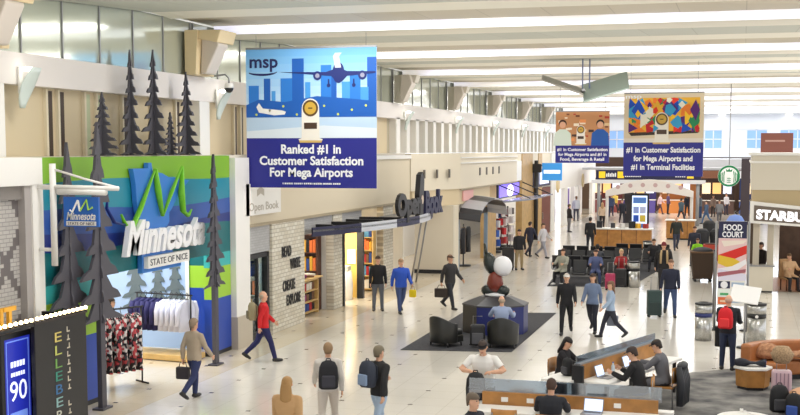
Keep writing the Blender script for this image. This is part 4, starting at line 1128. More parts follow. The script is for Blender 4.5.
# --- work desks: near one
t = thing('work_desk', 'long white work counter with an oak panel and glass screen, seats on the near side', 'work desk', (0, 0, 0))
ya, xa, xb = 20.55, -4.3, -1.27
MB().box(xa, ya, .62, xb, ya + .06, .98, WOOD).build('oak_panel', t, bev=.004)
MB().box(xa - .25, ya + .07, .98, xb + .05, ya + .09, 1.2, FROST).build('glass_screen', t)
MB().box(xa - .25, ya + .06, .94, xb + .05, ya + .12, .985, GREYM).build('rail', t)
MB().box(xa - .05, ya - .62, .7, xb + .02, ya - .01, .76, WHITE).build('top', t, bev=.01)
MB().box(xa - .2, ya + .13, .7, xb + .25, ya + .36, .76, WHITE).build('far_top', t, bev=.01)
for x in (xa + .1, -2.15, xb - .1):
    MB().box(x - .03, ya - .5, 0, x + .03, ya - .05, .7, GREYM).build('leg', t)
    MB().box(x - .03, ya + .15, 0, x + .03, ya + .33, .7, GREYM).build('leg', t)
for x in (-3.9, -3.45, -1.95): MB().box(x - .06, ya - .012, .82, x + .06, ya, .9, WHITE).build('socket', t)
# second desk, running away from the viewer
A2, B2 = Vector((-2.92, 23.3, 0)), Vector((-1.72, 26.6, 0))
d2 = (B2 - A2); L2 = d2.length; r2 = math.atan2(d2.y, d2.x)
t = thing('work_desk', 'oblique work counter running toward the walkers, two laptops on it', 'work desk', A2, r2)
MB().box(0, -.03, .62, L2, .03, 1.05, WOOD).build('oak_panel', t, bev=.004)
MB().box(-.1, .04, 1.02, L2 + .05, .07, 1.22, FROST).build('glass_screen', t)
MB().box(-.1, -.03, 1.05, L2 + .03, .1, 1.08, GREYM).build('rail', t)
MB().box(-.1, -.62, .7, L2, -.035, .76, WHITE).build('top', t, bev=.01)
MB().box(-.35, .075, .7, L2, .7, .76, WHITE).build('far_top', t, bev=.01)
MB().box(-.16, -.12, 0, -.1, .12, 1.05, BLACKM).build('end_panel', t)
for x in (.1, L2 - .15):
    for y in (-.5, .5): MB().box(x - .03, y - .03, 0, x + .03, y + .03, .7, BLACKM).build('leg', t)
MB().box(-.3, .2, 0, -.2, .6, .7, BLACKM).build('cabinet', t)
MD = Matrix.Translation(A2) @ Matrix.Rotation(r2, 4, 'Z')
def laptop(label, p, rz, z=.761, open_=True):
    t = thing('laptop', label, 'laptop', (p[0], p[1], z), rz)
    q = MB(); q.box(-.17, -.12, 0, .17, .12, .018, GREYM); q.build('keyboard_base', t, None, 0, .004)
    q = MB(); q.prism([(-.14, .02), (.14, .02), (.14, .1), (-.14, .1)], ((0, 0, .018), (1, 0, 0), (0, 1, 0)), .002, BLACKM, 0); q.build('keys', t)
    T = Matrix.Translation((0, .12, .015)) @ Matrix.Rotation(rad(-18), 4, 'X')
    q = MB(); q.box(-.17, 0, 0, .17, .012, .23, GREYM, T); ld = q.build('lid', t)
    q = MB(); q.box(-.155, -.003, .015, .155, 0, .215, SCREEN, T); q.build('screen', ld)
    return t
p = MD @ Vector((.45, -.33, 0)); laptop('open laptop in front of the man in black with the cap', p, r2)
p = MD @ Vector((1.75, -.3, 0)); laptop('open laptop in front of the man in the grey sweater', p, r2)
laptop('open laptop on the near counter in front of the man in the dark vest', (-2.35, 20.22), rad(-6))
q = MD @ Vector((.95, -.22, .761))
t = thing('water_bottle', 'clear water bottle standing by the laptop of the man in black', 'bottle', q)
MB().lathe((0, 0, 0), [(.03, 0), (.035, .02), (.035, .14), (.015, .19), (.014, .21)], mat('bottle_clear', (200, 215, 230), .1), 12).build('body', t); MB().cyl((0, 0, .21), .017, .02, mat('blue_cap', (60, 90, 180), .5), 10).build('cap', t)
def wchair(label, p, rz):
    t = thing('desk_chair', label, 'chair', p, rz, None)
    q = MB(); q.box(-.22, -.22, .43, .22, .22, .47, WOOD); q.build('seat', t, None, 0, .015)
    q = MB(); n = 8
    q.add([((.22 * (-1 + 2 * i / n)), .2 + .04 * math.cos(PI * (i / n - .5)) + o_, z) for o_ in (0, .02) for z in (.55, .86) for i in range(n + 1)], [(i, i + 1, i + n + 2, i + n + 1) for i in range(n)] + [(2 * n + 2 + i, 3 * n + 3 + i, 3 * n + 4 + i, 2 * n + 3 + i) for i in range(n)] + [(n + 1 + i, n + 2 + i, 3 * n + 4 + i, 3 * n + 3 + i) for i in range(n)] + [(i, 2 * n + 2 + i, 2 * n + 3 + i, i + 1) for i in range(n)] + [(0, n + 1, 3 * n + 3, 2 * n + 2), (n, 3 * n + 2, 4 * n + 3, 2 * n + 1)], WOOD, True)
    q.build('backrest', t)
    for sx_ in (-1, 1):
        q = MB(); q.tube([(sx_ * .2, -.2, 0), (sx_ * .19, -.18, .43)], .014, GREYM, 6); q.build('leg', t)
        q = MB(); q.tube([(sx_ * .2, .22, 0), (sx_ * .19, .2, .45), (sx_ * .2, .23, .8)], .014, GREYM, 6); q.build('leg', t)
    return t
p = MD @ Vector((.62, -.98, 0)); wchair('oak chair under the man in black with the cap', p, r2 + rad(200))
CH1 = p
p = MD @ Vector((1.8, -.95, 0)); wchair('oak chair under the man in the grey sweater, with a coat over its back', p, r2 + rad(190)); CH2 = p
wchair('oak chair under the man in the dark vest at the near counter', (-2.98, 19.75, 0), rad(183))
wchair('empty oak chair tucked at the left end of the near counter', (-3.75, 19.95, 0), rad(178))
# coat over the chair back
R_ = Matrix.Translation(CH2) @ Matrix.Rotation(r2 + rad(190), 4, 'Z')
t = thing('draped_coat', 'dark puffer coat draped over the chair back behind the man in the grey sweater', 'coat', R_ @ Vector((0, .34, 0)), r2 + rad(190))
PUF = mat('puffer_dark', (44, 46, 52), .55)
q = MB()
for i in range(5): q.tube([(-.24 + .12 * i, .0, .9), (-.25 + .125 * i, .05, .6), (-.26 + .13 * i, .04, .12)], [.055, .08, .07], PUF, 10)
q.build('body', t)
q = MB(); q.sph((0, .02, .9), (.26, .1, .08), PUF); q.build('collar', t)

# --- right foreground lounge
t = thing('lounge_carpet', 'mottled grey carpet of the lounge area at the lower right', 'carpet')
pts = [Fz(650, 380), Fz(690, 373), Fz(735, 369), Fz(770, 362), Vector((1.6, 30.4, 0)), Vector((4, 29, 0)), Vector((4, 14, 0)), Vector((-1.2, 14, 0)), Vector((-1.25, 20.2, 0))]
CARP = mat('carpet_grey', (150, 148, 144), .95, noise=.5, nscale=1.5, c2=(74, 74, 78))
MB().prism([(p.x, p.y) for p in pts], ((0, 0, .002), (1, 0, 0), (0, 1, 0)), .01, CARP).build('pile', t)
# curved sofa
def sofa():
    t = thing('curved_sofa', 'curved tan leather sofa at the right edge with a patterned coat lying on it', 'sofa', (0, 0, .012))
    C0 = Vector((1.85, 27.6)); n = 22
    def arc(r0, r1, z0, z1, a0, a1, name, m, bev=.03):
        vs, fs = [], []
        for i in range(n + 1):
            a = a0 + (a1 - a0) * i / n
            for r, z in ((r0, z0), (r1, z0), (r1, z1), (r0, z1)): vs.append((C0.x + r * math.cos(a), C0.y + r * math.sin(a), z))
        for i in range(n):
            for j in range(4):
                k = (j + 1) % 4; fs.append((i * 4 + j, i * 4 + k, i * 4 + 4 + k, i * 4 + 4 + j))
        fs += [(3, 2, 1, 0), tuple(n * 4 + j for j in range(4))]
        q = MB(); q.add(vs, fs, m, False); return q.build(name, t, None, 0, bev)
    a0, a1 = rad(20), rad(158)
    arc(1.1, 1.75, .1, .42, a0, a1, 'seat', TAN, .05); arc(1.7, 1.95, .1, .8, a0, a1, 'backrest', TAN, .06)
    arc(1.15, 1.85, .0, .1, a0, a1, 'plinth', BLACKM, .0)
    return t
sofa()
t = thing('round_ottoman', 'tan leather ottoman with an oval top at the right edge', 'ottoman', (1.62, 24.85, .012))
MB().cyl((0, 0, .03), .6, .34, TAN, 28).build('body', t, None, 0, .03); MB().lathe((0, 0, .37), [(.61, 0), (.62, .04), (.5, .1), (.02, .11)], mat('tan_pale', (206, 150, 106), .45), 28).build('cushion', t)
# side table
tx, ty = .33, 27.2
t = thing('side_table', 'six sided oak side table with a white top in front of the sofa', 'side table', (tx, ty, .012))
def hexa(r, z, sy2=.9): return [(r * math.cos(PI / 3 * i + .2), r * sy2 * math.sin(PI / 3 * i + .2), z) for i in range(6)]
MB().loft([hexa(.36, .06), hexa(.38, .44)], WOOD, False).build('body', t, bev=.006); MB().loft([hexa(.33, 0), hexa(.33, .06)], BLACKM, False).build('plinth', t)
MB().loft([hexa(.42, .44), hexa(.42, .49)], WHITE, False).build('top', t, bev=.008)
t = thing('crumpled_jacket', 'dark crumpled jacket lying on the white side table top', 'jacket', (tx - .03, ty, .505))
q = MB(); q.loft([[(-.36 + .11 * i + .0, (.05 + .1 * math.sin(.6 + .4 * i)) * math.cos(2 * PI * j / 10), .07 + (.06 + .04 * math.sin(i * 1.3)) * math.sin(2 * PI * j / 10)) for j in range(10)] for i in range(7)], mat('jacket_navy', (34, 36, 48), .8)); q.build('body', t)
t = thing('soda_can', 'blue drink can standing on the white side table', 'can', (tx + .24, ty - .02, .503)); MB().cyl((0, 0, 0), .035, .13, mat('can_blue', (50, 70, 160), .3, .5), 14).build('body', t); MB().cyl((0, 0, .13), .03, .008, GREYM, 14).build('lid', t)
# coat on the sofa
COATP = mat('coat_pattern', (196, 146, 110), .9, noise=.4, nscale=12, c2=(140, 96, 70))
t = thing('patterned_coat', 'tan patterned coat heaped on the sofa behind the side table', 'coat', (1.0, 28.65, .46))
q = MB(); rr = random.Random(4)
q.loft([[(-.62 + .19 * i, (.3 - .015 * abs(i - 3) ** 2) * math.cos(2 * PI * j / 14), .1 + (.16 + .1 * math.sin(i * 1.1)) * max(-.4, math.sin(2 * PI * j / 14)) + rr.uniform(-.015, .015)) for j in range(14)] for i in range(8)], COATP); q.build('body', t)
FUR = mat('fur_beige', (190, 160, 126), .95, noise=.45, nscale=30)
# pink suitcase with furry hood
sxp = Fz(781, 396); 
t = thing('suitcase', 'pale pink ribbed suitcase standing beside the side table', 'suitcase', (sxp.x, sxp.y, .012), .1)
PK = mat('pink_shell', (216, 186, 196), .35)
MB().box(-.2, -.13, .05, .2, .13, .55, PK).build('shell', t, None, 0, .05, seg=3)
for x in (-.12, -.04, .04, .12): MB().box(x - .012, -.145, .1, x + .012, -.13, .5, mat('pink_dark', (160, 130, 146), .4)).build('rib', t)
MB().tube([(-.1, .05, .54), (-.1, .05, .68), (.1, .05, .68), (.1, .05, .54)], .012, GREYM).build('handle', t)
for x in (-.16, .16):
    for y in (-.09, .09): MB().sph((x, y, .03), .03, BLACKM, 8, 6).build('wheel', t)
t = thing('fur_hood', 'beige furry hood resting on top of the pink suitcase', 'hood', (sxp.x, sxp.y - .02, .71))
q = MB(); rr = random.Random(2)
q.loft([[((.13 + .1 * math.sin(PI * i / 7)) * math.cos(2 * PI * j / 16) * rr.uniform(.9, 1.1), (.1 + .09 * math.sin(PI * i / 7)) * math.sin(2 * PI * j / 16) * rr.uniform(.9, 1.1), .0 + .36 * i / 7) for j in range(16)] for i in range(8)], FUR); q.build('fur', t)
def backpack(label, p, rz=0, m=None, acc=None, sc=1.0, name='backpack'):
    m = m or mat('pack_black', (30, 30, 34), .7); acc = acc or mat('pack_grey', (70, 70, 76), .7)
    t = thing(name, label, 'backpack', p, rz)
    t.scale = (sc, sc, sc)
    q = MB(); q.loft([[(hw * math.copysign(abs(math.cos(2 * PI * j / 16)) ** .6, math.cos(2 * PI * j / 16)), dd * math.copysign(abs(math.sin(2 * PI * j / 16)) ** .6, math.sin(2 * PI * j / 16)), z) for j in range(16)] for hw, dd, z in ((.13, .08, 0), (.16, .1, .03), (.165, .11, .2), (.15, .1, .36), (.11, .07, .44), (.04, .03, .47))], m); q.build('body', t)
    q = MB(); q.box(-.11, .09, .04, .11, .15, .24, acc); q.build('pocket', t, None, 0, .025)
    q = MB(); q.tube([(-.04, 0, .46), (-.03, 0, .5), (.03, 0, .5), (.04, 0, .46)], .01, m, 6); q.build('handle', t)
    for s in (-1, 1):
        q = MB(); q.tube([(s * .07, -.07, .42), (s * .1, -.13, .36), (s * .11, -.13, .15), (s * .1, -.09, .05)], .018, m, 6, .6); q.build('strap', t)
    return t
p = Fz(779, 412); backpack('black backpack standing on the carpet below the pink suitcase', (p.x, p.y, .012), rad(190), sc=1.15)
p = Fz(797, 414); backpack('black bag with a blue flap at the lower right corner', (p.x - .08, p.y - .35, .012), rad(160), None, mat('flap_blue', (60, 90, 170), .6))
# white round table
p = Fz(745, 418, .55)
t = thing('round_table', 'round white table at the bottom edge of the lounge', 'table', (p.x, p.y, .012))
MB().lathe((0, 0, .5), [(.46, 0), (.48, .02), (.48, .05), (.46, .06)], WHITE, 32).build('top', t); MB().lathe((0, 0, 0), [(.28, 0), (.28, .03), (.05, .06), (.05, .5)], GREYM, 20).build('pedestal', t)
t = thing('white_cable', 'thin white charging cable lying across the round table', 'cable', (p.x, p.y, .575))
MB().tube([(-.05, .4, .01), (0, .3, .04), (.1, .2, .01), (.25, .05, .01), (.33, -.2, .01)], .01, mat('cable_white', (230, 228, 226), .5), 6).build('lead', t); MB().box(-.09, .37, 0, -.03, .43, .05, WHITE).build('plug', t)

# --- food court sign on poles
YF = 36.0
a, c = Ay(719, 221, YF), Ay(745, 306, YF)
W, H = c.x - a.x, a.z - c.z
t = thing('food_court_sign', 'tall food court sign with a burger picture on two poles', 'sign', (a.x, YF, c.z))
q = MB().box(0, -.05, 0, W, .05, H, WHITE); f = FC((0, -.05, 0)); q.build('panel', t)
q = MB()
q.rect(f, 0, H * .8, W, H, NAVYD, .001); q.rect(f, 0, H * .3, W, H * .8, mat('food_red', (232, 196, 196), .5), .001)
q.prism([(0, H * .3), (W, H * .3), (W, H * .38), (0, H * .44)], f, .002, rgb(226, 222, 240), .003)
q.prism([(0, H * .6), (W * .35, H * .52), (W, H * .62), (W, H * .72), (W * .5, H * .66)], f, .002, rgb(216, 48, 40), .004)
q.prism([(0, H * .5), (W * .45, H * .44), (W * .8, H * .52), (W * .6, H * .56), (0, H * .6)], f, .002, rgb(226, 190, 60), .006)
q.prism([(0, H * .44), (W * .6, H * .4), (W, H * .5), (W, H * .56), (W * .5, H * .47)], f, .002, rgb(240, 236, 240), .008)
q.prism([(W * .2, H * .7), (W * .9, H * .74), (W, H * .78), (W * .1, H * .77)], f, .002, rgb(240, 226, 214), .008)
q.prism([(0, H * .34), (W, H * .4), (W, H * .44), (0, H * .39)], f, .002, rgb(170, 100, 110), .009)
for i, (c1, c2_) in enumerate(((NAVYD, mat('icon_teal', (70, 170, 150), .5)), (mat('icon_white', (236, 244, 238), .5), mat('icon_green', (80, 170, 110), .5)), (mat('icon_orange', (226, 110, 60), .5), mat('icon_cream', (240, 210, 180), .5)))):
    z1 = H * (.29 - .095 * i); z0 = z1 - H * .085
    q.rect(f, W * .03, z0, W * .45, z1, c1, .003)
    if i == 0: q.disc(f, W * .24, (z0 + z1) / 2, W * .13, LW, .006)
    elif i == 1: q.rect(f, W * .1, z0 + .03, W * .4, z0 + .1, c2_, .006)
    else: q.rect(f, W * .1, z0 + .06, W * .4, z0 + .12, c2_, .006)
    q.rect(f, W * .5, z0 + .05, W * .95, z1 - .03, rgb(170, 190, 216), .003)
q.build('printed_picture', t)
q = MB(); q.text('FOOD', f, W / 2, H * .895, H * .07, LW, w=W * .66, align='C', bold=.03); q.text('COURT', f, W / 2, H * .815, H * .065, LW, w=W * .74, align='C', bold=.03); q.build('lettering', t)
for x in (-.06, W + .06): MB().tube([(x, 0, -c.z), (x, 0, H)], .035, GREYM, 10).build('pole', t)
for x in (-.06, W + .06): MB().cyl((x, 0, -c.z), .2, .03, BLACKM).build('base', t)
# white board on a thin stand
p = Fz(744, 348)
t = thing('blank_board', 'blank white board tilted on a thin grey stand', 'notice board', (p.x, p.y, 0), rad(-8))
MB().tube([(0, 0, 0), (0, 0, 1.25)], .025, GREYM, 8).build('pole', t); MB().cyl((0, 0, 0), .2, .03, BLACKM).build('base', t)
T = Matrix.Translation((0, 0, 1.42)) @ Matrix.Rotation(rad(-35), 4, 'X') @ Matrix.Rotation(rad(7), 4, 'Y')
MB().box(-.37, -.02, -.25, .37, .02, .25, mat('board_white', (250, 250, 250), .4), T).build('panel', t)
p = Fz(715, 316)
t = thing('barrier_post', 'dark slim barrier post left of the food court sign', 'post', (p.x - .05, p.y + .6, 0))
MB().tube([(0, 0, .02), (0, 0, 2.0)], .05, mat('post_dark', (96, 96, 100), .4, .4), 10).build('pole', t); MB().cyl((0, 0, 0), .2, .03, BLACKM).build('base', t); MB().cyl((0, 0, 2.0), .06, .05, BLACKM).build('cap', t)

# --- coffee kiosk on the right
YK = 46.0
CK = mat('kiosk_cream', (214, 206, 190), .5); CK2 = mat('kiosk_tan', (186, 166, 128), .55)
t = thing('coffee_kiosk', 'cream coffee kiosk with a white lettered name board, at the right edge', 'kiosk', (0.32, YK, 0))
q = MB()
q.box(0, 0, 3.75, 6, 6, 5.0, CK); q.box(-.1, -.1, 5.0, 6, 6, 5.1, WHITE); q.box(-.06, -.06, 4.72, 6, 6, 4.8, WHITE); q.build('cornice', t, bev=.01)
MB().box(.05, .05, 3.1, 6, 6, 3.75, CK2).build('frieze', t)
q = MB(); q.prism([(-.02, 3.35), (6, 2.75), (6, 2.2), (-.02, 2.55)], FC((0, -.12, 0)), .12, WHITE, -.12); q.build('name_board_frame', t)
q = MB(); q.prism([(.12, 3.2), (6, 2.66), (6, 2.28), (.12, 2.64)], FC((0, -.13, 0)), .01, mat('board_brown', (110, 98, 88), .5)); q.build('name_board', t)
q = MB(); q.text('STARBUCKS', ((0.2, -.142, 2.72), (1, 0, -.06), (0, 0, 1)), 0, 0, .34, mat('sign_lit', (250, 250, 255), .5, emit=.8), w=2.5, bold=.05); q.build('lettering', t)
for x in (.12, .62): MB().box(x, .1, 1.0, x + .22, .4, 3.2, mat('column_grey', (186, 176, 160), .5)).build('column', t)
q = MB(); q.box(0, 0, .06, .85, .5, .95, CK); q.box(-.04, -.04, .95, .9, .54, 1.0, GREYM); q.box(.02, .02, 0, .83, .48, .06, BLACKM); q.build('half_wall', t)
MB().box(1.2, 5.6, 0, 6, 5.8, 3.2, mat('cafe_dark', (74, 56, 46), .6, noise=.4, nscale=3)).build('back_wall', t)
MB().box(0.0, .55, 0, .12, 5.6, 3.2, mat('cafe_dark2', (96, 80, 66), .6)).build('side_wall', t)
MB().box(.12, .5, .004, 6, 5.6, .012, mat('cafe_floor', (150, 96, 60), .4, noise=.2, nscale=2)).build('wood_floor', t)
q = MB(); q.box(2.2, 4.4, 0, 6, 5.0, 1.05, WOODD); q.box(2.15, 4.35, 1.05, 6, 5.05, 1.1, GREYM); q.build('counter', t)
q = MB().box(2.4, 5.5, 1.9, 5.8, 5.58, 2.7, mat('menu_dark', (40, 34, 30), .5))
for i in range(4):
    for k in range(4): q.rect(FC((2.5 + i * .8, 5.5, 2.0)), 0, .1 + k * .13, .5, .15 + k * .13, rgb(210, 190, 160))
q.build('menu_board', t)
for i in range(3):
    tt = thing('pendant_lamp', 'small warm pendant lamp in the coffee kiosk, %s from the left' % ordn(i), 'pendant lamp', (1.9 + i * .9, YK + 2.2, 2.45), 0, 'pendant lamps in the coffee kiosk')
    MB().lathe((0, 0, 0), [(.14, 0), (.05, .2), (.03, .22)], BLACKM, 14).build('shade', tt); MB().sph((0, 0, .04), .06, BULB, 8, 6).build('bulb', tt); MB().tube([(0, 0, .22), (0, 0, .64)], .01, BLACKM, 6).build('cord', tt)
def cafe_chair(x, y, rz, label):
    t = thing('cafe_chair', label, 'chair', (x, y, .014), rz)
    MB().box(-.25, -.25, .4, .25, .25, .48, rgb(200, 160, 116)).build('seat', t, None, 0, .03); MB().box(-.25, .2, .48, .25, .28, 1.15, rgb(206, 168, 124)).build('backrest', t, None, 0, .03)
    for a in (-.2, .2):
        for b_ in (-.2, .2): MB().tube([(a, b_, 0), (a, b_, .4)], .025, WOODD, 6).build('leg', t)
cafe_chair(1.75, 46.95, rad(30), 'tan high backed chair with the seated kiosk customer')
t = thing('cafe_table', 'small round dark table beside the kiosk customer', 'table', (2.35, 45.4, 0)); MB().cyl((0, 0, .7), .3, .04, WOODD).build('top', t); MB().tube([(0, 0, .03), (0, 0, .7)], .03, BLACKM).build('pedestal', t); MB().cyl((0, 0, 0), .22, .03, BLACKM).build('base', t)
# round coffee sign
p = Ay(729, 176, 58)
t = thing('round_sign', 'round green and white sign hanging in front of the far food hall', 'sign', p)
q = MB(); f = FC((0, -.06, 0)); SG = mat('sign_green', (20, 130, 80), .4, emit=.15); SWH = mat('sign_face', (244, 246, 244), .4, emit=.2)
q.prism([(.5 * math.cos(2 * PI * i / 32), .5 * math.sin(2 * PI * i / 32)) for i in range(32)], FC((0, .06, 0)), .12, SWH); q.build('disc', t)
q = MB()
for i in range(36):
    a0, a1 = 2 * PI * i / 36, 2 * PI * (i + 1) / 36
    q.prism([(.4 * math.cos(a0), .4 * math.sin(a0)), (.49 * math.cos(a0), .49 * math.sin(a0)), (.49 * math.cos(a1), .49 * math.sin(a1)), (.4 * math.cos(a1), .4 * math.sin(a1))], f, .004, SG, .001)
for s in (-1, 1):
    for k in range(3):
        xx = .2 + .075 * k
        q.prism([(s * xx, -.3 + .06 * k), (s * (xx + .04), -.3 + .06 * k), (s * (xx + .05), .02), (s * (xx + .02), .22 - .05 * k), (s * (xx - .02), .22 - .05 * k), (s * (xx + .01), .02)], f, .003, SG, .004)
q.prism([(-.12, .2), (-.15, .32), (-.05, .26), (0, .36), (.05, .26), (.15, .32), (.12, .2)], f, .004, SG, .004)
for k in range(3): q.prism([(-.1, -.3 + .09 * k), (.1, -.3 + .09 * k), (.06, -.26 + .09 * k), (-.06, -.26 + .09 * k)], f, .003, SG, .004)
q.build('emblem', t)
MB().tube([(0, 0, .5), (0, 0, 8.2 - p.z)], .02, GREYM, 6).build('rod', t)

# --- information counters (centre, far)
def counter(label, x0, x1, y, d, h, name='info_counter'):
    t = thing(name, label, 'counter')
    MB().box(x0, y, .08, x1, y + d, h, WOOD).build('body', t, bev=.01); MB().box(x0 - .08, y - .08, h, x1 + .08, y + d + .05, h + .06, WHITE).build('top', t); MB().box(x0 + .05, y + .05, 0, x1 - .05, y + d - .05, .08, BLACKM).build('plinth', t)
    for i in range(1, 4): MB().box(x0 + (x1 - x0) * i / 4 - .015, y - .012, .1, x0 + (x1 - x0) * i / 4 + .015, y, h - .02, WOODD).build('joint', t)
counter('long oak information counter with a pale top behind the linked seats', -7.5, -4.5, 64.0, .8, 1.05)
counter('second oak counter with a pale top, right of the lit directory screen', -4.2, -2.6, 72, .8, 1.1)
for i, (x, c1, s_, lab) in enumerate(((-7.2, (40, 40, 46), .3, 'black'), (-6.5, (60, 60, 66), .22, 'dark grey'), (-6.0, (226, 222, 220), .2, 'white'), (-5.5, (36, 36, 40), .3, 'tall black'), (-5.2, (230, 180, 60), .22, 'yellow'), (-4.8, (170, 60, 56), .2, 'red'))):
    t = tag(MB().box(-s_ / 2, -.12, 0, s_ / 2, .12, s_ * 1.2, rgb(*c1)).build('counter_box', None, (x, 64.35, 1.112), .2 * i, .02), '%s box standing on the long oak information counter' % lab, 'box', 'boxes on the information counter')
# lit directory
p = Ay(646.5, 229, 72)
t = thing('directory_screen', 'tall lit directory screen in a dark frame behind the information counter', 'directory', (p.x - .5, 73.0, 0))
MB().box(-.55, 0, 0, .55, .15, 2.65, BLACKM).build('frame', t, bev=.01)
q = MB().box(-.44, -.012, .45, .44, 0, 2.5, SCREEN); f = FC((-.44, -.012, .45))
q.rect(f, .06, 1.6, .82, 1.95, rgb(90, 140, 220)); q.rect(f, .08, 1.0, .4, 1.4, rgb(150, 170, 230)); q.rect(f, .46, 1.0, .8, 1.4, rgb(190, 200, 236)); q.rect(f, .08, .5, .4, .9, rgb(40, 90, 200)); q.rect(f, .46, .5, .8, .9, rgb(220, 196, 80)); q.rect(f, .08, .1, .4, .4, rgb(220, 100, 90)); q.rect(f, .46, .1, .8, .4, rgb(60, 120, 210))
q.build('display', t)
# white arch canopy over the counters
t = thing('arch_canopy', 'low white arched canopy with round holes over the far information desk', 'canopy')
YQ = 80
q = MB(); n = 14
top = [( -8.6 + 5.6 * i / n, 2.55 + .75 * math.sin(PI * i / n)) for i in range(n + 1)]
q.prism([(-8.6, 2.15)] + [(-8.6 + 5.6 * i / n, 2.15 + .35 * math.sin(PI * i / n)) for i in range(1, n)] + [(-3.0, 2.15)] + list(reversed(top)), FC((0, YQ, 0)), .3, rgb(232, 226, 222), -.3); q.build('arch', t)
for x in (-8.5, -3.1): MB().tube([(x, YQ + .15, 0), (x, YQ + .15, 2.2)], .1, rgb(220, 214, 210)).build('post', t)
for i in range(6): MB().prism([(.14 * math.cos(2 * PI * k / 16), .14 * math.sin(2 * PI * k / 16)) for k in range(16)], FC((-7.8 + i * .8, YQ, 2.72 + .22 * math.sin(PI * (i + .8) / 6.5))), .02, rgb(200, 170, 170)).build('round_light', t)
# navy direction sign
a, c = Ay(596, 170, 85), Ay(701, 180, 85)
t = thing('direction_sign', 'long navy overhead direction sign with yellow symbols in the far hall', 'sign', (0, 85, 0))
q = MB().box(a.x, 0, c.z, c.x, .25, a.z, NAVYD); q.build('panel', t)
q = MB(); f = FC((a.x, 0, c.z)); Wd = c.x - a.x; Hd = a.z - c.z
YL = mat('sign_yellow', (240, 200, 40), .5, emit=.3)
for x in (.06, .24, .9): q.rect(f, Wd * x - .22, Hd * .15, Wd * x + .22, Hd * .85, YL)
for n_, x, w_ in ((6, .1, .1), (8, .28, .16), (5, .76, .1)):
    for k in range(n_): q.rect(f, Wd * (x + w_ * k / n_), Hd * .28, Wd * (x + w_ * (k + .7) / n_), Hd * (.7 if k % 2 else .62), LW)
q.build('symbols', t)
for x in (a.x + .2, c.x - .2): MB().tube([(x, .12, 0), (x, .12, c.z)], .12, GREYM, 10).build('post', t)
q = MB().box(a.x - .3, -.05, c.z - .28, c.x + .3, .3, c.z - .02, rgb(226, 226, 230)); q.build('beam', t)
# food stalls at the far end
stall = [(-11.0, 2.6, (96, 40, 40), 'red brown', 'leftmost'), (-8.2, 2.6, (60, 50, 110), 'violet', 'second'), (-5.2, 2.8, (150, 90, 40), 'orange brown', 'third'), (-2.0, 2.8, (60, 44, 40), 'dark brown', 'fourth'), (1.2, 2.8, (40, 60, 110), 'blue', 'fifth'), (4.4, 2.8, (120, 60, 40), 'rust', 'sixth')]
for i, (x, w_, c1, lab, od) in enumerate(stall):
    t = thing('food_stall', '%s food stall, %s along the far end wall' % (lab, od), 'food stall', (x, 102.2, 0), 0, 'food stalls at the far end')
    MB().box(-w_ / 2, 1.2, 0, w_ / 2, 1.3, 3.2, rgb(*c1)).build('back_panel', t)
    q = MB(); q.box(-w_ / 2, 0, 0, w_ / 2, .6, 1.05, rgb(*tuple(min(255, int(x_ * 1.3) + 20) for x_ in c1))); q.box(-w_ / 2 - .05, -.05, 1.05, w_ / 2 + .05, .65, 1.1, WHITE); q.build('counter', t)
    q = MB().box(-w_ / 2, -.1, 2.9, w_ / 2, .2, 3.5, rgb(*[(214, 196, 170), (60, 60, 120), (230, 150, 70), (120, 80, 60), (220, 226, 236), (190, 90, 60)][i])); q.build('sign_board', t)
    q = MB()
    for k in range(3): q.box(-w_ * .42 + k * w_ * .3, 1.15, 1.6, -w_ * .42 + k * w_ * .3 + w_ * .24, 1.2, 2.5, mat('menu_glow_%d' % (k % 3), [(250, 226, 190), (240, 190, 120), (220, 226, 246)][k % 3], .5, emit=.7))
    q.build('menu_panels', t)
# pillars in the far hall
for i, (px, y, c1, lab) in enumerate(((694, 92, (190, 120, 70), 'tan orange'), (629, 88, (50, 46, 50), 'dark'), (745, 88, (70, 60, 66), 'dark grey'))):
    p = Fz(px, 0 + 150 + HC * 1215 / y)
    struct(MB().box(-.3, -.3, 0, .3, .3, 4.6 if i != 1 else 3.3, rgb(*c1)).build('trim_%d' % (14 + i), None, (Ay(px, 200, y).x, y, 0)), '%s pillar in the far hall' % lab, 'pillar')
# roof of the far food hall below the balcony
struct(MB().box(-11.4, 90, 3.75, 14, 96, 3.9, rgb(196, 196, 202)).build('trim_18'), 'pale lowered ceiling edge of the far food hall', 'soffit')
# brown panel and dark shape on the upper level right
t = thing('brown_sign', 'brown upper level sign panel behind the coffee kiosk roof', 'sign'); a, c = Ay(761, 133, 88), Ay(793, 149, 88)
q = MB().box(a.x, 88, c.z - .5, c.x, 88.2, a.z, mat('sign_brown', (140, 84, 72), .5)); q.rect(FC((a.x, 88, c.z)), .3, .5, 1.6, .62, rgb(200, 160, 150)); q.build('panel', t)
q = MB()
for x in (a.x + .2, c.x - .2): MB().box(x - .08, 88.05, 0, x + .08, 88.15, c.z - .5, GREYM).build('post', t)
t = thing('teal_pedestal_sign', 'white and blue standing display left of the coffee kiosk', 'display', (Fz(737, 222).x, 64, 0))
MB().box(-.5, -.2, 0, .5, .2, 1.3, rgb(214, 220, 240)).build('body', t, bev=.03); MB().lathe((0, 0, 1.3), [(.5, 0), (.45, .3), (.3, .55), (.05, .62)], rgb(120, 150, 220), 16).build('top', t); MB().box(-.4, -.22, .9, .4, -.2, 1.2, rgb(90, 110, 180)).build('print', t)
t = thing('red_planter', 'low red planter box beside the coffee kiosk', 'planter', (Fz(731, 222).x, 59, 0))
MB().box(-1.0, -.3, 0, 1.0, .3, .75, rgb(176, 66, 50)).build('box', t, bev=.02); MB().box(-.9, -.2, .75, .9, .2, .8, rgb(80, 50, 40)).build('soil', t)
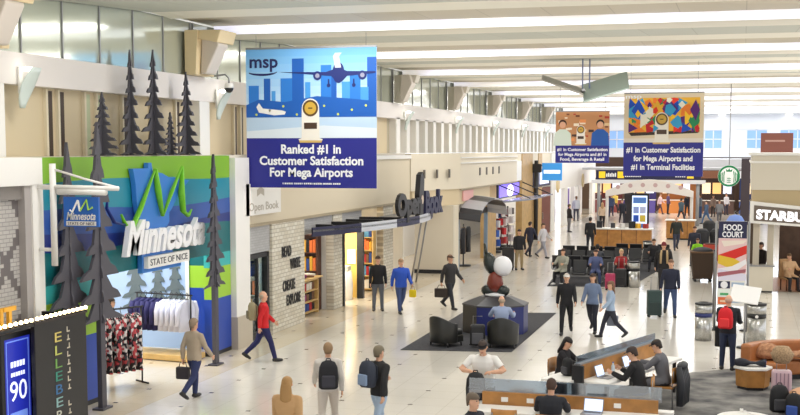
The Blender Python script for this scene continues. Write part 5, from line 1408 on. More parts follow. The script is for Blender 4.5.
for i, (px, py, lab) in enumerate(((702, 246, 'left'), (716.5, 246, 'right'), (709, 236, 'rear'))):
    p = Fz(px, py); t = thing('black_tub', 'round black tub, %s of the three standing beside the cart' % lab, 'tub', p, 0, 'three black tubs')
    MB().lathe((0, 0, 0), [(.3, 0), (.36, .1), (.38, .75), (.36, .8), (.3, .8), (.28, .7)], rgb(36, 36, 40), 18).build('body', t); MB().lathe((0, 0, .8), [(.3, 0), (.32, .03), (.2, .14), (.02, .16)], rgb(60, 60, 64), 18).build('lid', t)
# big brown wheeled cart
p = Fz(702, 281); t = thing('laundry_cart', 'big dark brown wheeled bin pushed along the hall', 'cart', p, .1)
MB().loft([[(sx_ * a, sy2 * b_, z) for sx_, sy2 in ((-1, -1), (1, -1), (1, 1), (-1, 1))] for a, b_, z in ((.36, .4, .12), (.46, .52, 1.15))], rgb(66, 50, 38), False).build('bin', t, bev=.03)
MB().loft([[(sx_ * .48, sy2 * .54, z) for sx_, sy2 in ((-1, -1), (1, -1), (1, 1), (-1, 1))] for z in (1.15, 1.2)], rgb(112, 84, 60), False).build('rim', t)
for a in (-.3, .3):
    for b_ in (-.34, .34): MB().sph((a, b_, .06), .06, BLACKM, 8, 6).build('wheel', t)
q = MB(); q.sph((0, 0, 1.22), (.4, .44, .14), rgb(60, 62, 68)); q.build('load', t)
# suitcases
def suitcase(label, p, rz, c1, h=.6, w=.4, m2=None):
    t = thing('suitcase', label, 'suitcase', p, rz)
    MB().box(-w / 2, -.13, .06, w / 2, .13, h, rgb(*c1, .5)).build('shell', t, None, 0, .04, seg=3); MB().box(-w / 2 + .04, -.15, .12, w / 2 - .04, -.13, h * .55, rgb(*tuple(int(x * .8) for x in c1), .5)).build('pocket', t, None, 0, .01)
    MB().tube([(-.1, .06, h - .01), (-.1, .06, h + .4), (.1, .06, h + .4), (.1, .06, h - .01)], .012, GREYM, 6).build('handle', t)
    for a in (-1, 1):
        for b_ in (-.08, .08): MB().sph((a * (w / 2 - .05), b_, .035), .035, BLACKM, 8, 6).build('wheel', t)
p = Fz(654, 317); suitcase('tall dark green suitcase pulled by the walker in the navy sweater', p, .3, (44, 66, 66), .85, .44)
p = Fz(610, 290); suitcase('magenta suitcase standing in front of the red dressed traveller', p, 0, (170, 50, 90), .62, .36)
p = Fz(621, 287); suitcase('black suitcase beside the magenta suitcase', p, 0, (34, 36, 40), .7, .42)
p = Fz(508, 270); suitcase('tall black suitcase beside the man in the black jacket near the far shops', p, 0, (32, 30, 34), 1.0, .5)
# overhead dark armature beside white shirt man etc. is left to the people section

# ================================================================== PEOPLE
def cloth(c, rough=.85): return mat('cloth_%d_%d_%d' % c, c, rough)
def seg_dist(P, a, b):
    ab = b - a; L = (ab * ab).sum() + 1e-12
    t = np.clip(((P - a) @ ab) / L, 0, 1)
    return np.linalg.norm(P - (a + t[:, None] * ab), axis=1)
NPERS = 0
def person(label, at, rot=0, h=1.74, pose='walk', ph=1, top=(40, 40, 44), pants=(44, 46, 58), shoes=SHOE, skin=0, hair=('short', (50, 38, 30)), sleeve='long', fem=False,
           arms=None, lean=0.0, look=(0, 0), z0=0.0, seatz=.46, hem=-.06, bulk=1.0, leg='long', legs=None, vox=.022, jacket='jacket', recline=0.0):
    k = h / 1.75
    V = lambda *a: Vector(a)
    sit = pose == 'sit'
    L_ = rad(lean)
    hipz = (seatz + .09) / k if sit else .93
    P0 = V(0, 0, hipz)
    u = V(0, -math.sin(L_), math.cos(L_)); w = V(0, -math.cos(L_), -math.sin(L_)); X = V(1, 0, 0)
    mb = MB(); dm = SKIN[skin]
    def ring(c, a, b, up=u, fw=w, n=14, sq=.8):
        return [c + X * a * math.copysign(abs(math.cos(2 * PI * j / n)) ** sq, math.cos(2 * PI * j / n)) + fw * b * math.copysign(abs(math.sin(2 * PI * j / n)) ** sq, math.sin(2 * PI * j / n)) for j in range(n)]
    if fem: prof = [(-.09, .15, .105), (0, .172, .118), (.13, .132, .098), (.27, .148, .118), (.36, .16, .122), (.45, .165, .095), (.505, .145, .075), (.54, .07, .06)]
    else: prof = [(-.09, .15, .105), (0, .165, .115), (.13, .152, .108), (.27, .172, .12), (.38, .188, .125), (.46, .19, .105), (.51, .165, .08), (.545, .075, .065)]
    B_ = lambda d: bulk if d < .48 else 1 + (bulk - 1) * .4
    mb.loft([ring(P0 + u * d, a * B_(d), b * B_(d)) for d, a, b in prof], dm)
    neck0 = P0 + u * .5
    hd = Vector((0, -math.sin(L_ * .45 + rad(look[1])), math.cos(L_ * .45 + rad(look[1])))); hf = Vector((0, -hd.z, hd.y)); 
    headc = neck0 + u * .07 + hd * .145
    mb.tube([neck0 - u * .02, neck0 + u * .05, headc - hd * .04], [.062, .056, .054], dm, 10)
    yaw = rad(look[0]); hx = X * math.cos(yaw) + hf * math.sin(yaw); hfw = hf * math.cos(yaw) - X * math.sin(yaw)
    hp = [(-.118, .03, .03, .058), (-.1, .048, .052, .042), (-.06, .063, .078, .018), (-.02, .071, .09, .004), (.03, .076, .097, -.004), (.075, .066, .085, -.008), (.105, .044, .06, -.01), (.122, .015, .02, -.01)]
    def hring(z, a, b, o, s=1.0, n=14): return [headc + hd * z + hx * a * s * math.cos(2 * PI * j / n) + hfw * (o + b * s * math.sin(2 * PI * j / n)) for j in range(n)]
    mb.loft([hring(*q) for q in hp], dm)
    mb.tube([headc + hfw * .085 + hd * .015, headc + hfw * .112 - hd * .03], [.012, .02], dm, 6)
    for s in (-1, 1): mb.tube([headc + hx * s * .07 + hd * .025, headc + hx * s * .082 - hd * .0, headc + hx * s * .073 - hd * .035], [.014, .02, .012], dm, 6)
    bones = [('skin', neck0 + u * .045, headc, 0), ('skin', headc - hd * .08, headc + hd * .08, 0)]
    bones += [('torso', P0 - u * .05, P0 + u * .44, 0)]
    # arms
    def D(flex, abd, s): 
        f_, a_ = rad(flex), rad(abd)
        return (-u * math.cos(f_) * math.cos(a_) + w * math.sin(f_) * math.cos(a_) + X * s * math.sin(a_)).normalized()
    if arms is None:
        if pose == 'walk': arms = [(22 * ph, 9, 25, 4), (-22 * ph, 9, 18, 4)]
        elif sit: arms = [(40, 12, 55, -8), (40, 12, 55, -8)]
        else: arms = [(4, 9, 14, 3), (4, 9, 14, 3)]
    hands = []
    for s, (fl, ab, el, inn) in zip((1, -1), arms):
        sh = P0 + u * .475 + X * s * (.165 if fem else .19) * (1 + (bulk - 1) * .6)
        d1 = D(fl, ab, s); d2 = D(fl + el, inn, s)
        e = sh + d1 * .29; wr = e + d2 * .25
        ba = .5 + .5 * bulk
        mb.tube([sh + u * .01 - X * s * .05, sh, sh + d1 * .1, e, e + d2 * .06, wr], [.05 * ba, .062 * ba, .055 * ba, .045 * ba, .046 * ba, .034], dm, 10)
        # hand: palm + fingers
        side = d2.cross(X).normalized() if abs(d2.dot(X)) < .95 else w
        pal = X * s if abs(d2.dot(X)) < .8 else u          # palm normal roughly inward/outward
        acr = d2.cross(pal).normalized()                     # across the knuckles
        mb.tube([wr - d2 * .01, wr + d2 * .04, wr + d2 * .09], [.03, .041, .037], dm, 8, .5, ref=acr)
        hands.append((wr, d2, acr, pal, s))
        bones += [('uarm', sh, e, s), ('farm', e, wr, s), ('skin', wr + d2 * .03, wr + d2 * .12, 0)]
    # legs
    if legs is None:
        if pose == 'walk': legs = [(-20 * ph, 4, 22 if ph < 0 else 8), (22 * ph, 4, 8 if ph < 0 else 8)]; legs = [(a, b, c if a > 0 else 26) for a, b, c in legs]
        elif sit: legs = [(84, 8, 80), (84, 8, 84)]
        else: legs = [(2, 4, 4), (-2, 4, 2)]
    feet = []
    for s, (fl, ab, kn) in zip((1, -1), legs):
        hip = P0 + X * s * (.09) - V(0, 0, .02)
        def G(f, a): 
            f, a = rad(f), rad(a); return V(s * math.sin(a), -math.sin(f) * math.cos(a), -math.cos(f) * math.cos(a)).normalized()
        d1, d2 = G(fl, ab), G(fl - kn, ab * .4)
        kne = hip + d1 * .43; an = kne + d2 * .41
        wid = 1.12 if leg == 'wide' else 1.0
        mb.tube([hip + V(0, 0, .04), hip + d1 * .08, hip + d1 * .25, kne, kne + d2 * .12, an], [.085, .098 * wid, .08 * wid, .06 * wid, .06 * wid, .046 * wid], dm, 10)
        tilt = rad(min(0, (fl - kn)) * .8) if not sit else 0
        fd = V(s * .12, -math.cos(tilt), math.sin(tilt) * 1.0).normalized(); fu = V(0, math.sin(tilt), math.cos(tilt)).normalized()
        heel = an - fd * .06 - fu * .045
        mb.tube([heel, heel + fd * .09, heel + fd * .17, heel + fd * .25], [.042, .05, .046, .03], dm, 10, .75, ref=X)
        bones += [('thigh', hip, kne, s), ('shin', kne, an - d2 * .06, s), ('shoe', heel - fd * .03, heel + fd * .25, s)]
    tmp = mb.build('body_source')
    md = tmp.modifiers.new('r', 'REMESH'); md.mode = 'VOXEL'; md.voxel_size = vox / k
    sm_ = tmp.modifiers.new('s', 'SMOOTH'); sm_.factor = .5; sm_.iterations = 2
    dg = bpy.context.evaluated_depsgraph_get()
    me = bpy.data.meshes.new_from_object(tmp.evaluated_get(dg))
    old = tmp.data; bpy.data.objects.remove(tmp); bpy.data.meshes.remove(old)
    nv = len(me.vertices); co = np.empty(nv * 3); me.vertices.foreach_get('co', co); co = co.reshape(-1, 3)
    no = np.empty(nv * 3); me.vertices.foreach_get('normal', no); no = no.reshape(-1, 3)
    polys = [tuple(p.vertices) for p in me.polygons]
    bpy.data.meshes.remove(me)
    cen = np.array([co[list(p)].mean(axis=0) for p in polys])
    rr_ = {'skin': .06, 'torso': .13, 'uarm': .05, 'farm': .042, 'thigh': .075, 'shin': .055, 'shoe': .045}
    dist = np.array([seg_dist(cen, np.array(a), np.array(b)) / rr_[t_] if t_ != 'torso' else (seg_dist(cen, np.array(a), np.array(b)) / rr_[t_]) for t_, a, b, s in bones])
    best = dist.argmin(axis=0)
    along = (cen - np.array(P0)) @ np.array(u)
    low = -cen[:, 2]
    cat = []
    for i, bi in enumerate(best):
        t_, a, b, s = bones[bi]
        if t_ == 'torso' or t_ == 'thigh':
            c_ = 'top' if (along[i] > hem and (t_ == 'torso' or (not sit or along[i] > hem + .02))) else 'bot'
            if t_ == 'thigh' and leg == 'short' : c_ = 'bot' if (cen[i][2] > hipz - .3) else 'skin'
        elif t_ == 'uarm': c_ = 'top' if sleeve == 'long' or (np.linalg.norm(cen[i] - np.array(a)) < .2) else 'skin'
        elif t_ == 'farm': c_ = 'top' if sleeve == 'long' else 'skin'
        elif t_ == 'shin': c_ = 'bot' if leg != 'short' else 'skin'
        elif t_ == 'shoe': c_ = 'shoeL' if s > 0 else 'shoeR'
        else: c_ = 'skin'
        cat.append(c_)
    global NPERS; NPERS += 1
    # body: the remeshed skin plus fingers, eyes, lips
    body = MB(); body.add([Vector(v) for v in co], polys, dm, True)
    for wr, d2, acr, pal, s in hands:
        kn = wr + d2 * .085
        for q, (o, ln) in enumerate(((-.028, .062), (-.01, .075), (.009, .07), (.027, .055))):
            b0 = kn + acr * o - d2 * .01; cd = (d2 - pal * .35).normalized(); c2 = (d2 - pal * 1.0).normalized()
            body.tube([b0, b0 + cd * ln * .55, b0 + cd * ln * .55 + c2 * ln * .5], [.0095, .0088, .006], dm, 6)
        fs_ = 1 if hfw.dot(acr) > 0 else -1
        tb = wr + d2 * .035 + acr * fs_ * .03; td = (d2 * .7 + acr * fs_ * .6 - pal * .3).normalized()
        body.tube([tb, tb + td * .035, tb + (td + d2 * .4).normalized() * .06], [.012, .011, .007], dm, 6)
    for s in (-1, 1): body.sph(headc + hx * s * .03 + hfw * .087 + hd * .012, (.011, .011, .009), EYE, 8, 6)
    body.tube([headc - hx * .024 + hfw * .086 - hd * .062, headc + hfw * .094 - hd * .062, headc + hx * .024 + hfw * .086 - hd * .062], [.005, .008, .005], LIP, 6)
    ob = body.build('person', None, None, 0, 0, False)
    tag(ob, label, 'person')
    def shell(name, keys, off, m_):
        idx = [i for i, c_ in enumerate(cat) if c_ in keys]
        if not idx: return
        mp = {}; vs = []; fs = []
        for i in idx:
            f_ = []
            for v in polys[i]:
                if v not in mp: mp[v] = len(vs); vs.append(co[v] + no[v] * off)
                f_.append(mp[v])
            fs.append(f_)
        me2 = bpy.data.meshes.new(name); me2.from_pydata([tuple(v) for v in vs], [], fs); me2.materials.append(m_)
        me2.polygons.foreach_set('use_smooth', [True] * len(fs)); me2.update()
        o2 = bpy.data.objects.new(name, me2); COL.objects.link(o2); o2.parent = ob
        s2 = o2.modifiers.new('s', 'SOLIDIFY'); s2.thickness = .006; s2.offset = 1
    shell(jacket if sleeve == 'long' else 'shirt', ('top',), .008, cloth(top)); shell('trousers' if leg != 'short' else 'shorts', ('bot',), .004, cloth(pants)); shell('shoe', ('shoeL',), .004, shoes); shell('shoe', ('shoeR',), .004, shoes)
    # hair / headgear
    HC_ = lambda c: mat('hair_%d_%d_%d' % c, c, .7)
    kind = hair[0]
    def cap_rings(zs, s, back=0.0):
        out = []
        for z, a, b, o in zs: out.append(hring(z, a * s, b * s, o - back))
        return out
    if kind in ('short', 'long', 'cap'):
        hm = MB(); n = 14; R_ = cap_rings([(-.075, .06, .07, -.02), (-.02, .072, .09, -.006), (.035, .077, .098, -.004), (.08, .067, .086, -.008), (.11, .046, .062, -.01), (.128, .012, .018, -.01)], 1.09)
        fs = []
        for i in range(len(R_) - 1):
            for j in range(n):
                a = 2 * PI * (j + .5) / n; fr_ = math.sin(a)       # +1 = front
                z_ = (-.05, .01, .06, .1, .12)[i]
                if (fr_ > .1 and z_ < .055) or (fr_ > -.25 and z_ < -.02): continue
                fs.append((i * n + j, i * n + (j + 1) % n, (i + 1) * n + (j + 1) % n, (i + 1) * n + j))
        hm.add([p for r in R_ for p in r], fs, HC_(hair[1]), True)
        o = hm.build('hair', ob); s2 = o.modifiers.new('s', 'SOLIDIFY'); s2.thickness = .012; s2.offset = 0
        if kind == 'long':
            lm = MB(); lm.loft([[headc + hd * z + hx * a * math.cos(2 * PI * j / 12) + hfw * (o_ + b * math.sin(2 * PI * j / 12)) for j in range(12)] for z, a, b, o_ in ((.06, .07, .05, -.06), (-.02, .088, .05, -.065), (-.12, .1, .045, -.075), (-.24, .09, .035, -.1), (-.3, .05, .02, -.1))], HC_(hair[1])); lm.build('long_hair', ob)
    if kind == 'cap':
        cm = MB(); cm.loft(cap_rings([(.035, .08, .1, -.004), (.07, .076, .095, -.006), (.105, .055, .072, -.01), (.13, .015, .02, -.01)], 1.1), cloth(hair[2]))
        cm.prism([(.085 * math.cos(PI * i / 10), .06 + .1 * math.sin(PI * i / 10)) for i in range(11)], (headc + hd * .045, hx, hfw), .012, cloth(hair[2])); cm.build('cap', ob)
    if kind == 'beanie':
        cm = MB(); cm.loft(cap_rings([(.0, .08, .1, -.006), (.025, .083, .104, -.006), (.03, .079, .1, -.006), (.08, .072, .092, -.008), (.12, .05, .062, -.012), (.145, .012, .02, -.014)], 1.1), cloth(hair[1])); cm.build('knit_hat', ob)
    if kind == 'fringe':   # balding, hair round the back
        hm = MB(); R_ = [hring(z, a * 1.07, b * 1.07, o) for z, a, b, o in ((-.06, .063, .078, -.012), (-.01, .073, .092, -.004), (.04, .076, .097, -.006))]
        fs = [(i * 14 + j, i * 14 + (j + 1) % 14, (i + 1) * 14 + (j + 1) % 14, (i + 1) * 14 + j) for i in range(2) for j in range(14) if math.sin(2 * PI * (j + .5) / 14) < .0]
        hm.add([p for r in R_ for p in r], fs, HC_(hair[1]), True); o = hm.build('hair', ob); s2 = o.modifiers.new('s', 'SOLIDIFY'); s2.thickness = .01; s2.offset = 0
    # place
    zmin = co[:, 2].min() - .004
    at = Vector(at)
    if sit: zz = z0 + max(-.06, min(.06, .004 - zmin * k))
    else: zz = z0 + .004 - zmin * k
    ob.scale = (k, k, k); ob.rotation_euler = (0, 0, rad(rot)); ob.location = (at.x, at.y, zz)
    ob['_k'] = k
    def to_world(p): return Matrix.Translation(ob.location) @ Matrix.Rotation(rad(rot), 4, 'Z') @ (Vector(p) * k)
    return dict(ob=ob, hands=[to_world(wr + d2 * .07) for wr, d2, *_ in hands], back=to_world(P0 + u * .3 - w * (.125 * bulk)), chest=to_world(P0 + u * .3 + w * .15), head=to_world(headc), hip=to_world(P0), W=to_world)

def worn_pack(pr, label, rot, m=None, acc=None, sc=.95, drop=.3):
    b = pr['back']; r = rad(rot)
    d = Vector((-math.sin(r), math.cos(r), 0))       # behind the person (local +Y)
    p = b + d * .155
    return backpack(label, (p.x, p.y, p.z - .02 - drop * .5), r, m, acc, sc, 'backpack')
def hand_bag(pr, i, label, c1, w_=.3, h_=.26, name='hand_bag', rz=0):
    p = pr['hands'][i]
    t = thing(name, label, 'bag', (p.x, p.y, p.z - .06 - h_ - .06), rz)
    MB().box(-w_ / 2, -.06, 0, w_ / 2, .06, h_, cloth(c1)).build('body', t, None, 0, .03)
    MB().tube([(-w_ * .3, 0, h_ - .01), (-w_ * .2, 0, h_ + .1), (w_ * .2, 0, h_ + .1), (w_ * .3, 0, h_ - .01)], .009, cloth(tuple(int(x * .6) for x in c1)), 6).build('handle', t)
    return t

# ---- left side walkers
q = person('person in a red jacket and navy trousers walking past the stone panel', Fz(264, 361), 118, 1.75, ph=1, top=(206, 34, 40), pants=(34, 36, 84), hair=('fringe', (190, 170, 150)), vox=.018)
worn_pack(q, 'olive beige backpack worn by the walker in the red jacket', 118, cloth((150, 140, 110)), cloth((120, 112, 90)))
q = person('person in a beige top and blue trousers walking by the clothes platform', Fz(195, 399), 160, 1.7, ph=-1, top=(176, 160, 140), pants=(48, 56, 96), hair=('short', (150, 130, 110)), vox=.018)
hand_bag(q, 0, 'dark shoulder bag held by the walker in the beige top', (60, 56, 60))
q = person('person in a dark jacket browsing inside the gift shop beside the dresses', Vector((-14.2, 25.3, 0)), 130, 1.72, 'stand', top=(44, 40, 46), pants=(40, 40, 50), hair=('short', (60, 44, 34)))
q = person('person with long blonde hair in a tan coat at the bottom edge of the photo', Fz(287, 376, 1.7), 185, 1.7, ph=1, top=(198, 158, 112), pants=(60, 56, 60), hair=('long', (176, 136, 86)), fem=True, hem=-.25, bulk=1.15, vox=.018, jacket='coat')
q = person('person in a pale top with a black bag across the back, walking left of centre', Fz(328, 342, 1.72), 200, 1.72, ph=1, top=(212, 206, 200), pants=(206, 196, 186), hair=('short', (150, 122, 90)), vox=.018)
worn_pack(q, 'black slanted pack on the walker in the pale top', 200, cloth((36, 36, 42)), cloth((60, 60, 70)), 1.1, .5)
q = person('person in a black jacket and pale blue jeans walking near the lower centre', Fz(379, 346, 1.74), 150, 1.74, ph=-1, top=(36, 36, 38), pants=(170, 190, 214), hair=('short', (120, 110, 90)), vox=.018, arms=[(40, 20, 30, 0), (-30, 16, 20, 4)])
worn_pack(q, 'dark blue and black pack on the walker in pale blue jeans', 150, cloth((50, 56, 70)), cloth((130, 150, 180)), 1.0)
q = person('person in a black jacket and grey jeans standing outside the bookshop', Fz(378, 311), 20, 1.76, 'stand', top=(26, 26, 30), pants=(96, 100, 108), hair=('short', (70, 52, 40)))
q = person('person in a bright blue jacket walking past the bookshop canopy struts', Fz(401, 313), 35, 1.76, ph=1, top=(44, 84, 190), pants=(60, 76, 120), hair=('short', (170, 140, 110)), bulk=1.12)
hand_bag(q, 0, 'small yellow bag carried by the walker in the blue jacket', (222, 196, 30), .22, .24)
q = person('person with a black wide cap in a dark jacket walking toward the plinth', Fz(450, 309), 60, 1.8, ph=1, top=(52, 50, 52), pants=(40, 42, 50), hair=('cap', (120, 90, 70), (26, 26, 28)), bulk=1.1)
hand_bag(q, 1, 'dark holdall carried by the walker in the black cap', (56, 48, 44), .45, .3, 'holdall')
q = person('person in a black jacket and khaki trousers beside the tall black suitcase', Fz(519, 270), 30, 1.74, 'stand', top=(34, 34, 38), pants=(150, 132, 100), hair=('short', (60, 44, 40)))
q = person('person in a pale grey top walking past the black sign pole', Fz(543, 258), 70, 1.7, ph=1, top=(200, 198, 204), pants=(150, 150, 160), hair=('short', (80, 60, 50)))
q = person('person in dark clothes walking between shop and seats, left of the black pole', Fz(530, 257), 150, 1.72, ph=-1, top=(46, 48, 66), pants=(40, 40, 52), hair=('short', (60, 46, 40)))
# ---- around the rug
q = person('person with grey hair in a pale blue shirt sitting in the occupied armchair', (-6.0, 31.1, 0), 184, 1.72, 'sit', top=(150, 164, 196), pants=(50, 52, 66), hair=('fringe', (170, 150, 130)), z0=.016, seatz=.46, arms=[(40, 30, 40, -5), (40, 20, 60, 0)])
# ---- centre walkers
q = person('person in a white cap and black clothes walking left of two companions', Fz(566, 334), 8, 1.74, ph=1, top=(30, 30, 34), pants=(28, 28, 32), hair=('cap', (200, 190, 180), (236, 234, 232)))
q = person('person in a slate blue jacket with a pale print, middle of the three walkers', Fz(592, 333), -10, 1.7, ph=-1, top=(110, 126, 156), pants=(40, 42, 54), hair=('long', (66, 48, 40)), fem=True)
b = q['chest']; 
q = person('person in a light blue jacket, right of the three walkers', Fz(610, 338), -70, 1.6, ph=1, top=(160, 180, 206), pants=(46, 48, 60), hair=('long', (120, 90, 70)), fem=True)
hand_bag(q, 1, 'grey tote bag carried by the walker in the light blue jacket', (130, 136, 150), .32, .3, 'tote_bag')
q = person('person in a navy sweater and blue jeans pulling the dark green suitcase', Fz(670, 317), 5, 1.8, ph=-1, top=(36, 40, 60), pants=(62, 80, 120), hair=('short', (120, 90, 70)), arms=[(10, 8, 14, 2), (4, 14, 6, 8)])
q = person('person in black with tan backpack straps walking behind the navy sweater', Fz(663, 292), 10, 1.85, ph=1, top=(34, 32, 34), pants=(36, 34, 38), hair=('beanie', (110, 36, 44)), bulk=1.15)
b = q['chest']
t = thing('backpack_straps', 'pair of tan backpack straps on the chest of the tall walker in black', 'straps', (b.x, b.y - .02, b.z))
for s in (-1, 1): MB().tube([(s * .1, .05, .28), (s * .11, -.07, .15), (s * .12, -.06, -.2)], [.03, .04, .035], cloth((176, 150, 112)), 8, .5).build('strap', t)
q = person('person in a dark green jacket walking away from the counters', Fz(676, 250), 15, 1.76, ph=1, top=(44, 48, 46), pants=(52, 56, 76), hair=('fringe', (120, 100, 80)), bulk=1.1)
q = person('person in a bright green top behind the big brown wheeled bin', Fz(697, 273), -5, 1.45, 'stand', top=(140, 210, 40), pants=(50, 50, 56), hair=('short', (96, 60, 40)), arms=[(50, 8, 30, 0), (50, 8, 30, 0)])
q = person('person in dark blue behind the one in green at the wheeled bin', Fz(694, 266), -5, 1.76, 'stand', top=(48, 50, 66), pants=(44, 44, 54), hair=('short', (90, 60, 48)))
q = person('person in black standing left of the farthest seat row', Fz(590, 252), 180, 1.76, 'stand', top=(34, 34, 38), pants=(36, 38, 46), hair=('short', (44, 36, 32)))
q = person('person in black and grey walking by the white shop with purple posters', Fz(569, 232), 120, 1.74, 'stand', top=(50, 46, 48), pants=(120, 120, 122), hair=('short', (90, 70, 56)))
q = person('person in a tan top and black skirt near the far counters', Fz(602, 228), 190, 1.72, ph=1, top=(216, 190, 164), pants=(30, 30, 34), hair=('long', (190, 150, 110)), fem=True)
q = person('person in a blue grey coat with red collar in the far hall', Fz(611, 217), 5, 1.78, ph=1, top=(80, 96, 136), pants=(60, 66, 96), hair=('short', (150, 60, 40)))
q = person('person in dark clothes carrying a bag beside the dark far pillar', Fz(622, 224), 10, 1.74, ph=-1, top=(46, 48, 60), pants=(50, 50, 60), hair=('short', (60, 46, 40)))
# ---- seated block
def seated(label, p, rot, **kw): return person(label, p, rot, pose='sit', seatz=.47, **kw)
seated('person in a grey green jacket sitting at the left end of the linked seats', (-6.62, 46.75, 0), 2 - 20, h=1.74, top=(150, 150, 138), pants=(30, 30, 34), hair=('short', (70, 46, 38)), shoes=SHOEW)
seated('person in a red top sitting behind the magenta suitcase', (-4.46, 47.55, 0), 2, h=1.7, top=(150, 36, 40), pants=(34, 34, 40), hair=('short', (200, 170, 130)), fem=True)
seated('person in a plaid blue jacket sitting left of the person in red', (-5.38, 46.95, 0), 6, h=1.72, top=(80, 90, 130), pants=(50, 62, 96), hair=('short', (60, 44, 40)))
seated('person in dark grey sitting in the second seat row', (-5.6, 49.45, 0), 185, h=1.74, top=(70, 72, 80), pants=(46, 46, 54), hair=('short', (40, 34, 30)))
seated('person in black with a pale scarf sitting in the right seat row', (-3.6, 53.1, 0), 3, h=1.74, top=(40, 40, 46), pants=(40, 42, 52), hair=('short', (80, 60, 44)))
# ---- man with red backpack
q = person('man in a dark jacket and jeans seen from behind between two steel bins', Fz(727, 370), 168, 1.76, 'stand', top=(34, 36, 44), pants=(40, 50, 76), hair=('fringe', (196, 160, 140)), arms=[(20, 8, 60, -5), (20, 8, 60, -5)], bulk=1.12, vox=.016)
worn_pack(q, 'bright red backpack worn by the man between the two steel bins', 168, cloth((214, 34, 44)), cloth((236, 60, 64)), 1.05, .4)
hand_bag(q, 0, 'large black shopping bag hanging left of the man with the red backpack', (30, 30, 34), .36, .5, 'shopping_bag')
# ---- desks
p = Fz(481, 350, 1.6); p = Vector((p.x, 21.55, 0))
q = person('man in a white T-shirt and black cap standing behind the near counter', p, 2, 1.76, 'stand', top=(240, 238, 234), pants=(70, 70, 80), sleeve='short', lean=18, hair=('cap', (60, 46, 40), (26, 26, 30)), arms=[(40, 42, 68, -58), (40, 42, 68, -58)], look=(0, 12), bulk=1.15, vox=.015, skin=0)
t = backpack('black backpack held against the near counter by the man in the white T-shirt', (p.x - .02, 20.86, .765), PI, None, mat('pack_grey', (70, 70, 76), .7), 1.05)
q = person('man with greying hair at the bottom edge, face turned right', Fz(473, 398, 1.64) + Vector((0, 0, 0)), 70, 1.68, 'stand', top=(38, 40, 50), pants=(50, 52, 66), hair=('short', (110, 96, 82)), vox=.016)
q = person('man in a dark vest with short hair sitting at the near counter, back turned', (-2.98, 19.78, 0), 183, 1.76, 'sit', top=(34, 36, 44), pants=(44, 48, 66), hair=('short', (70, 50, 40)), seatz=.47, arms=[(54, 12, 50, -4), (54, 14, 50, -4)], lean=8, look=(0, 12), vox=.015, jacket='vest')
q = person('man in a black sweater and dark cap leaning to the laptop at the oblique desk', CH1, math.degrees(r2) + 188, 1.78, 'sit', top=(32, 32, 36), pants=(60, 84, 130), hair=('cap', (60, 46, 40), (60, 56, 60)), seatz=.47, arms=[(46, 10, 80, -6), (40, 10, 95, -10)], lean=14, look=(0, 14), vox=.015, jacket='sweater')
q = person('man in a grey sweater and dark cap at the far end of the oblique desk', CH2, math.degrees(r2) + 188, 1.76, 'sit', top=(104, 104, 110), pants=(36, 36, 42), hair=('cap', (50, 40, 36), (44, 42, 50)), seatz=.47, arms=[(60, 10, 50, -6), (60, 10, 50, -6)], lean=12, look=(0, 16), vox=.015, jacket='sweater')
p = MD @ Vector((1.35, 1.15, 0))
wchair('oak chair on the far side of the oblique desk', p, r2 + rad(6))
q = person('person with dark hair and black clothes sitting on the far side of the oblique desk', p, math.degrees(r2) + 4, 1.68, 'sit', top=(34, 32, 38), pants=(36, 36, 44), hair=('long', (34, 28, 28)), fem=True, seatz=.47, look=(0, 20), lean=8, vox=.018, arms=[(56, 12, 50, -8), (56, 12, 50, -8)])
t = backpack('dark bag lying on the desk end beside the person with dark hair', tuple(MD @ Vector((.2, .4, .765))), r2 + 1.2, mat('pack_black', (30, 30, 34), .7), None, .75)
# ---- kiosk
q = person('person in a tan coat sitting in the tan chair at the coffee kiosk', (1.75, 46.9, 0), 25, 1.72, 'sit', top=(206, 170, 132), pants=(40, 36, 40), hair=('short', (110, 84, 60)), seatz=.5, z0=.014, bulk=1.15)
q = person('person in dark clothes standing behind the kiosk half wall', Vector((.75, 47.4, .014)), -40, 1.7, 'stand', top=(50, 44, 44), pants=(40, 40, 46), hair=('short', (60, 46, 40)), z0=.014)
# ---- crowd at the far food hall
crowd = [(634, 214, (196, 60, 60), (50, 50, 60), 'crimson'), (646, 206, (60, 110, 70), (40, 40, 50), 'forest green'), (660, 212, (226, 196, 200), (90, 60, 70), 'pale rose'), (668, 208, (90, 70, 110), (50, 50, 60), 'violet'), (681, 222, (96, 116, 130), (60, 66, 80), 'slate'), (687, 216, (40, 44, 60), (44, 44, 54), 'midnight'), (693, 210, (60, 90, 200), (40, 50, 80), 'cobalt blue'), (700, 218, (120, 130, 140), (60, 86, 130), 'ash grey'), (706, 224, (80, 100, 130), (70, 100, 140), 'denim'), (713, 217, (150, 130, 120), (70, 66, 66), 'taupe'), (719, 224, (130, 130, 134), (90, 90, 96), 'stone grey'), (726, 212, (226, 226, 236), (60, 60, 80), 'white'), (742, 210, (160, 70, 60), (50, 44, 48), 'brick red'), (600, 208, (70, 60, 60), (46, 46, 54), 'umber'), (615, 206, (220, 190, 90), (60, 50, 50), 'mustard'), (576, 221, (200, 204, 214), (70, 70, 84), 'silver')]
near = ['by the leftmost far counter', 'by the dark pillar', 'in front of the far food stalls']
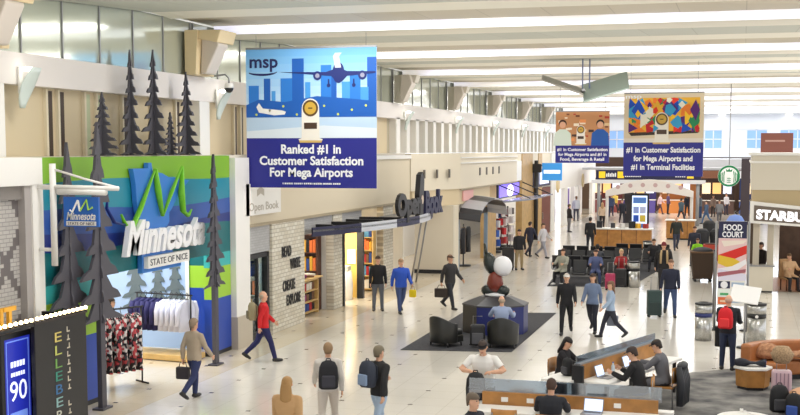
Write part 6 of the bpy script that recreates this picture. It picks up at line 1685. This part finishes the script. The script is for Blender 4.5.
for i, (px, py, c1, c2_, nm) in enumerate(crowd):
    person('distant person in a %s top %s' % (nm, 'standing in the far food hall' if i % 2 else 'walking in the far food hall'), (lambda v: Vector((v.x * min(1, 100.5 / v.y), min(v.y, 100.5), 0)))(Fz(px, py)), (37 * i) % 360, 1.66 + .02 * (i % 8), 'stand' if i % 2 else 'walk', 1 if i % 3 else -1, c1, c2_, hair=(('short', 'long', 'short', 'cap')[i % 4], (60 + 20 * (i % 4), 46 + 14 * (i % 4), 36 + 8 * (i % 4)), (50, 50, 60)), vox=.03, fem=i % 4 == 1)

# ================================================================== LIGHT
w = bpy.data.worlds.new('world'); S.world = w; w.use_nodes = True
w.node_tree.nodes['Background'].inputs[0].default_value = (.98, .985, 1.0, 1)
w.node_tree.nodes['Background'].inputs[1].default_value = 1.5
def area(name, loc, sx, sy, power, col=(1, .985, .96), rot=(0, 0, 0)):
    l = bpy.data.lights.new(name, 'AREA'); l.shape = 'RECTANGLE'; l.size = sx; l.size_y = sy; l.energy = power; l.color = col
    o = bpy.data.objects.new(name, l); COL.objects.link(o); o.location = loc; o.rotation_euler = rot
    return o
for k in range(-2, 9):
    y = 29.55 + P_BAY * k
    for x in (-9.5, -3.5, 3.5):
        area('ceiling_downlight', (x, y + 7.9, 8.38), 3.0, .8, 170)
for k in range(-2, 8):   # unseen fill panels added across the hall to brighten the ceiling
    area('ceiling_fill', (.5, 29.55 + P_BAY * k + 4.5, 6.9), 26, 7.5, 230, (1, .97, .9), (PI, 0, 0))
area('shop_light', (-15.2, 25.8, 4.4), 3.5, 5, 380)
area('shop_light', (-15, 32.4, 2.9), 2.5, 3.4, 160)
area('shop_light', (-15.2, 39, 2.9), 3.2, 6, 420, (1, .92, .78))
area('shop_light', (-13.2, 39.3, 2.45), .5, 1.4, 45, (1, .9, .7))
area('far_daylight', (-1, 104.6, 6.1), 22, 1.5, 700, (.8, .88, 1), (-PI / 2, 0, 0))
area('shop_light', (-13.6, 54, 2.7), 3, 6, 120)
area('shop_light', (-13.6, 62, 4.5), 3, 6, 160)
area('shop_light', (-13.6, 88, 3.2), 3, 18, 350)
area('cafe_light', (3.0, 49.5, 2.9), 4, 4, 90, (1, .88, .7))
area('food_hall_light', (-3, 100, 3.7), 16, 6, 500, (1, .9, .78))
vs = S.view_settings
S.display_settings.display_device = 'sRGB'
vs.view_transform = 'Standard'; vs.look = 'None'; vs.gamma = 1; vs.use_curve_mapping = False
vs.exposure = 0.0
S.cycles.use_denoising = True
S.cycles.max_bounces = 8
S.cycles.sample_clamp_indirect = 6
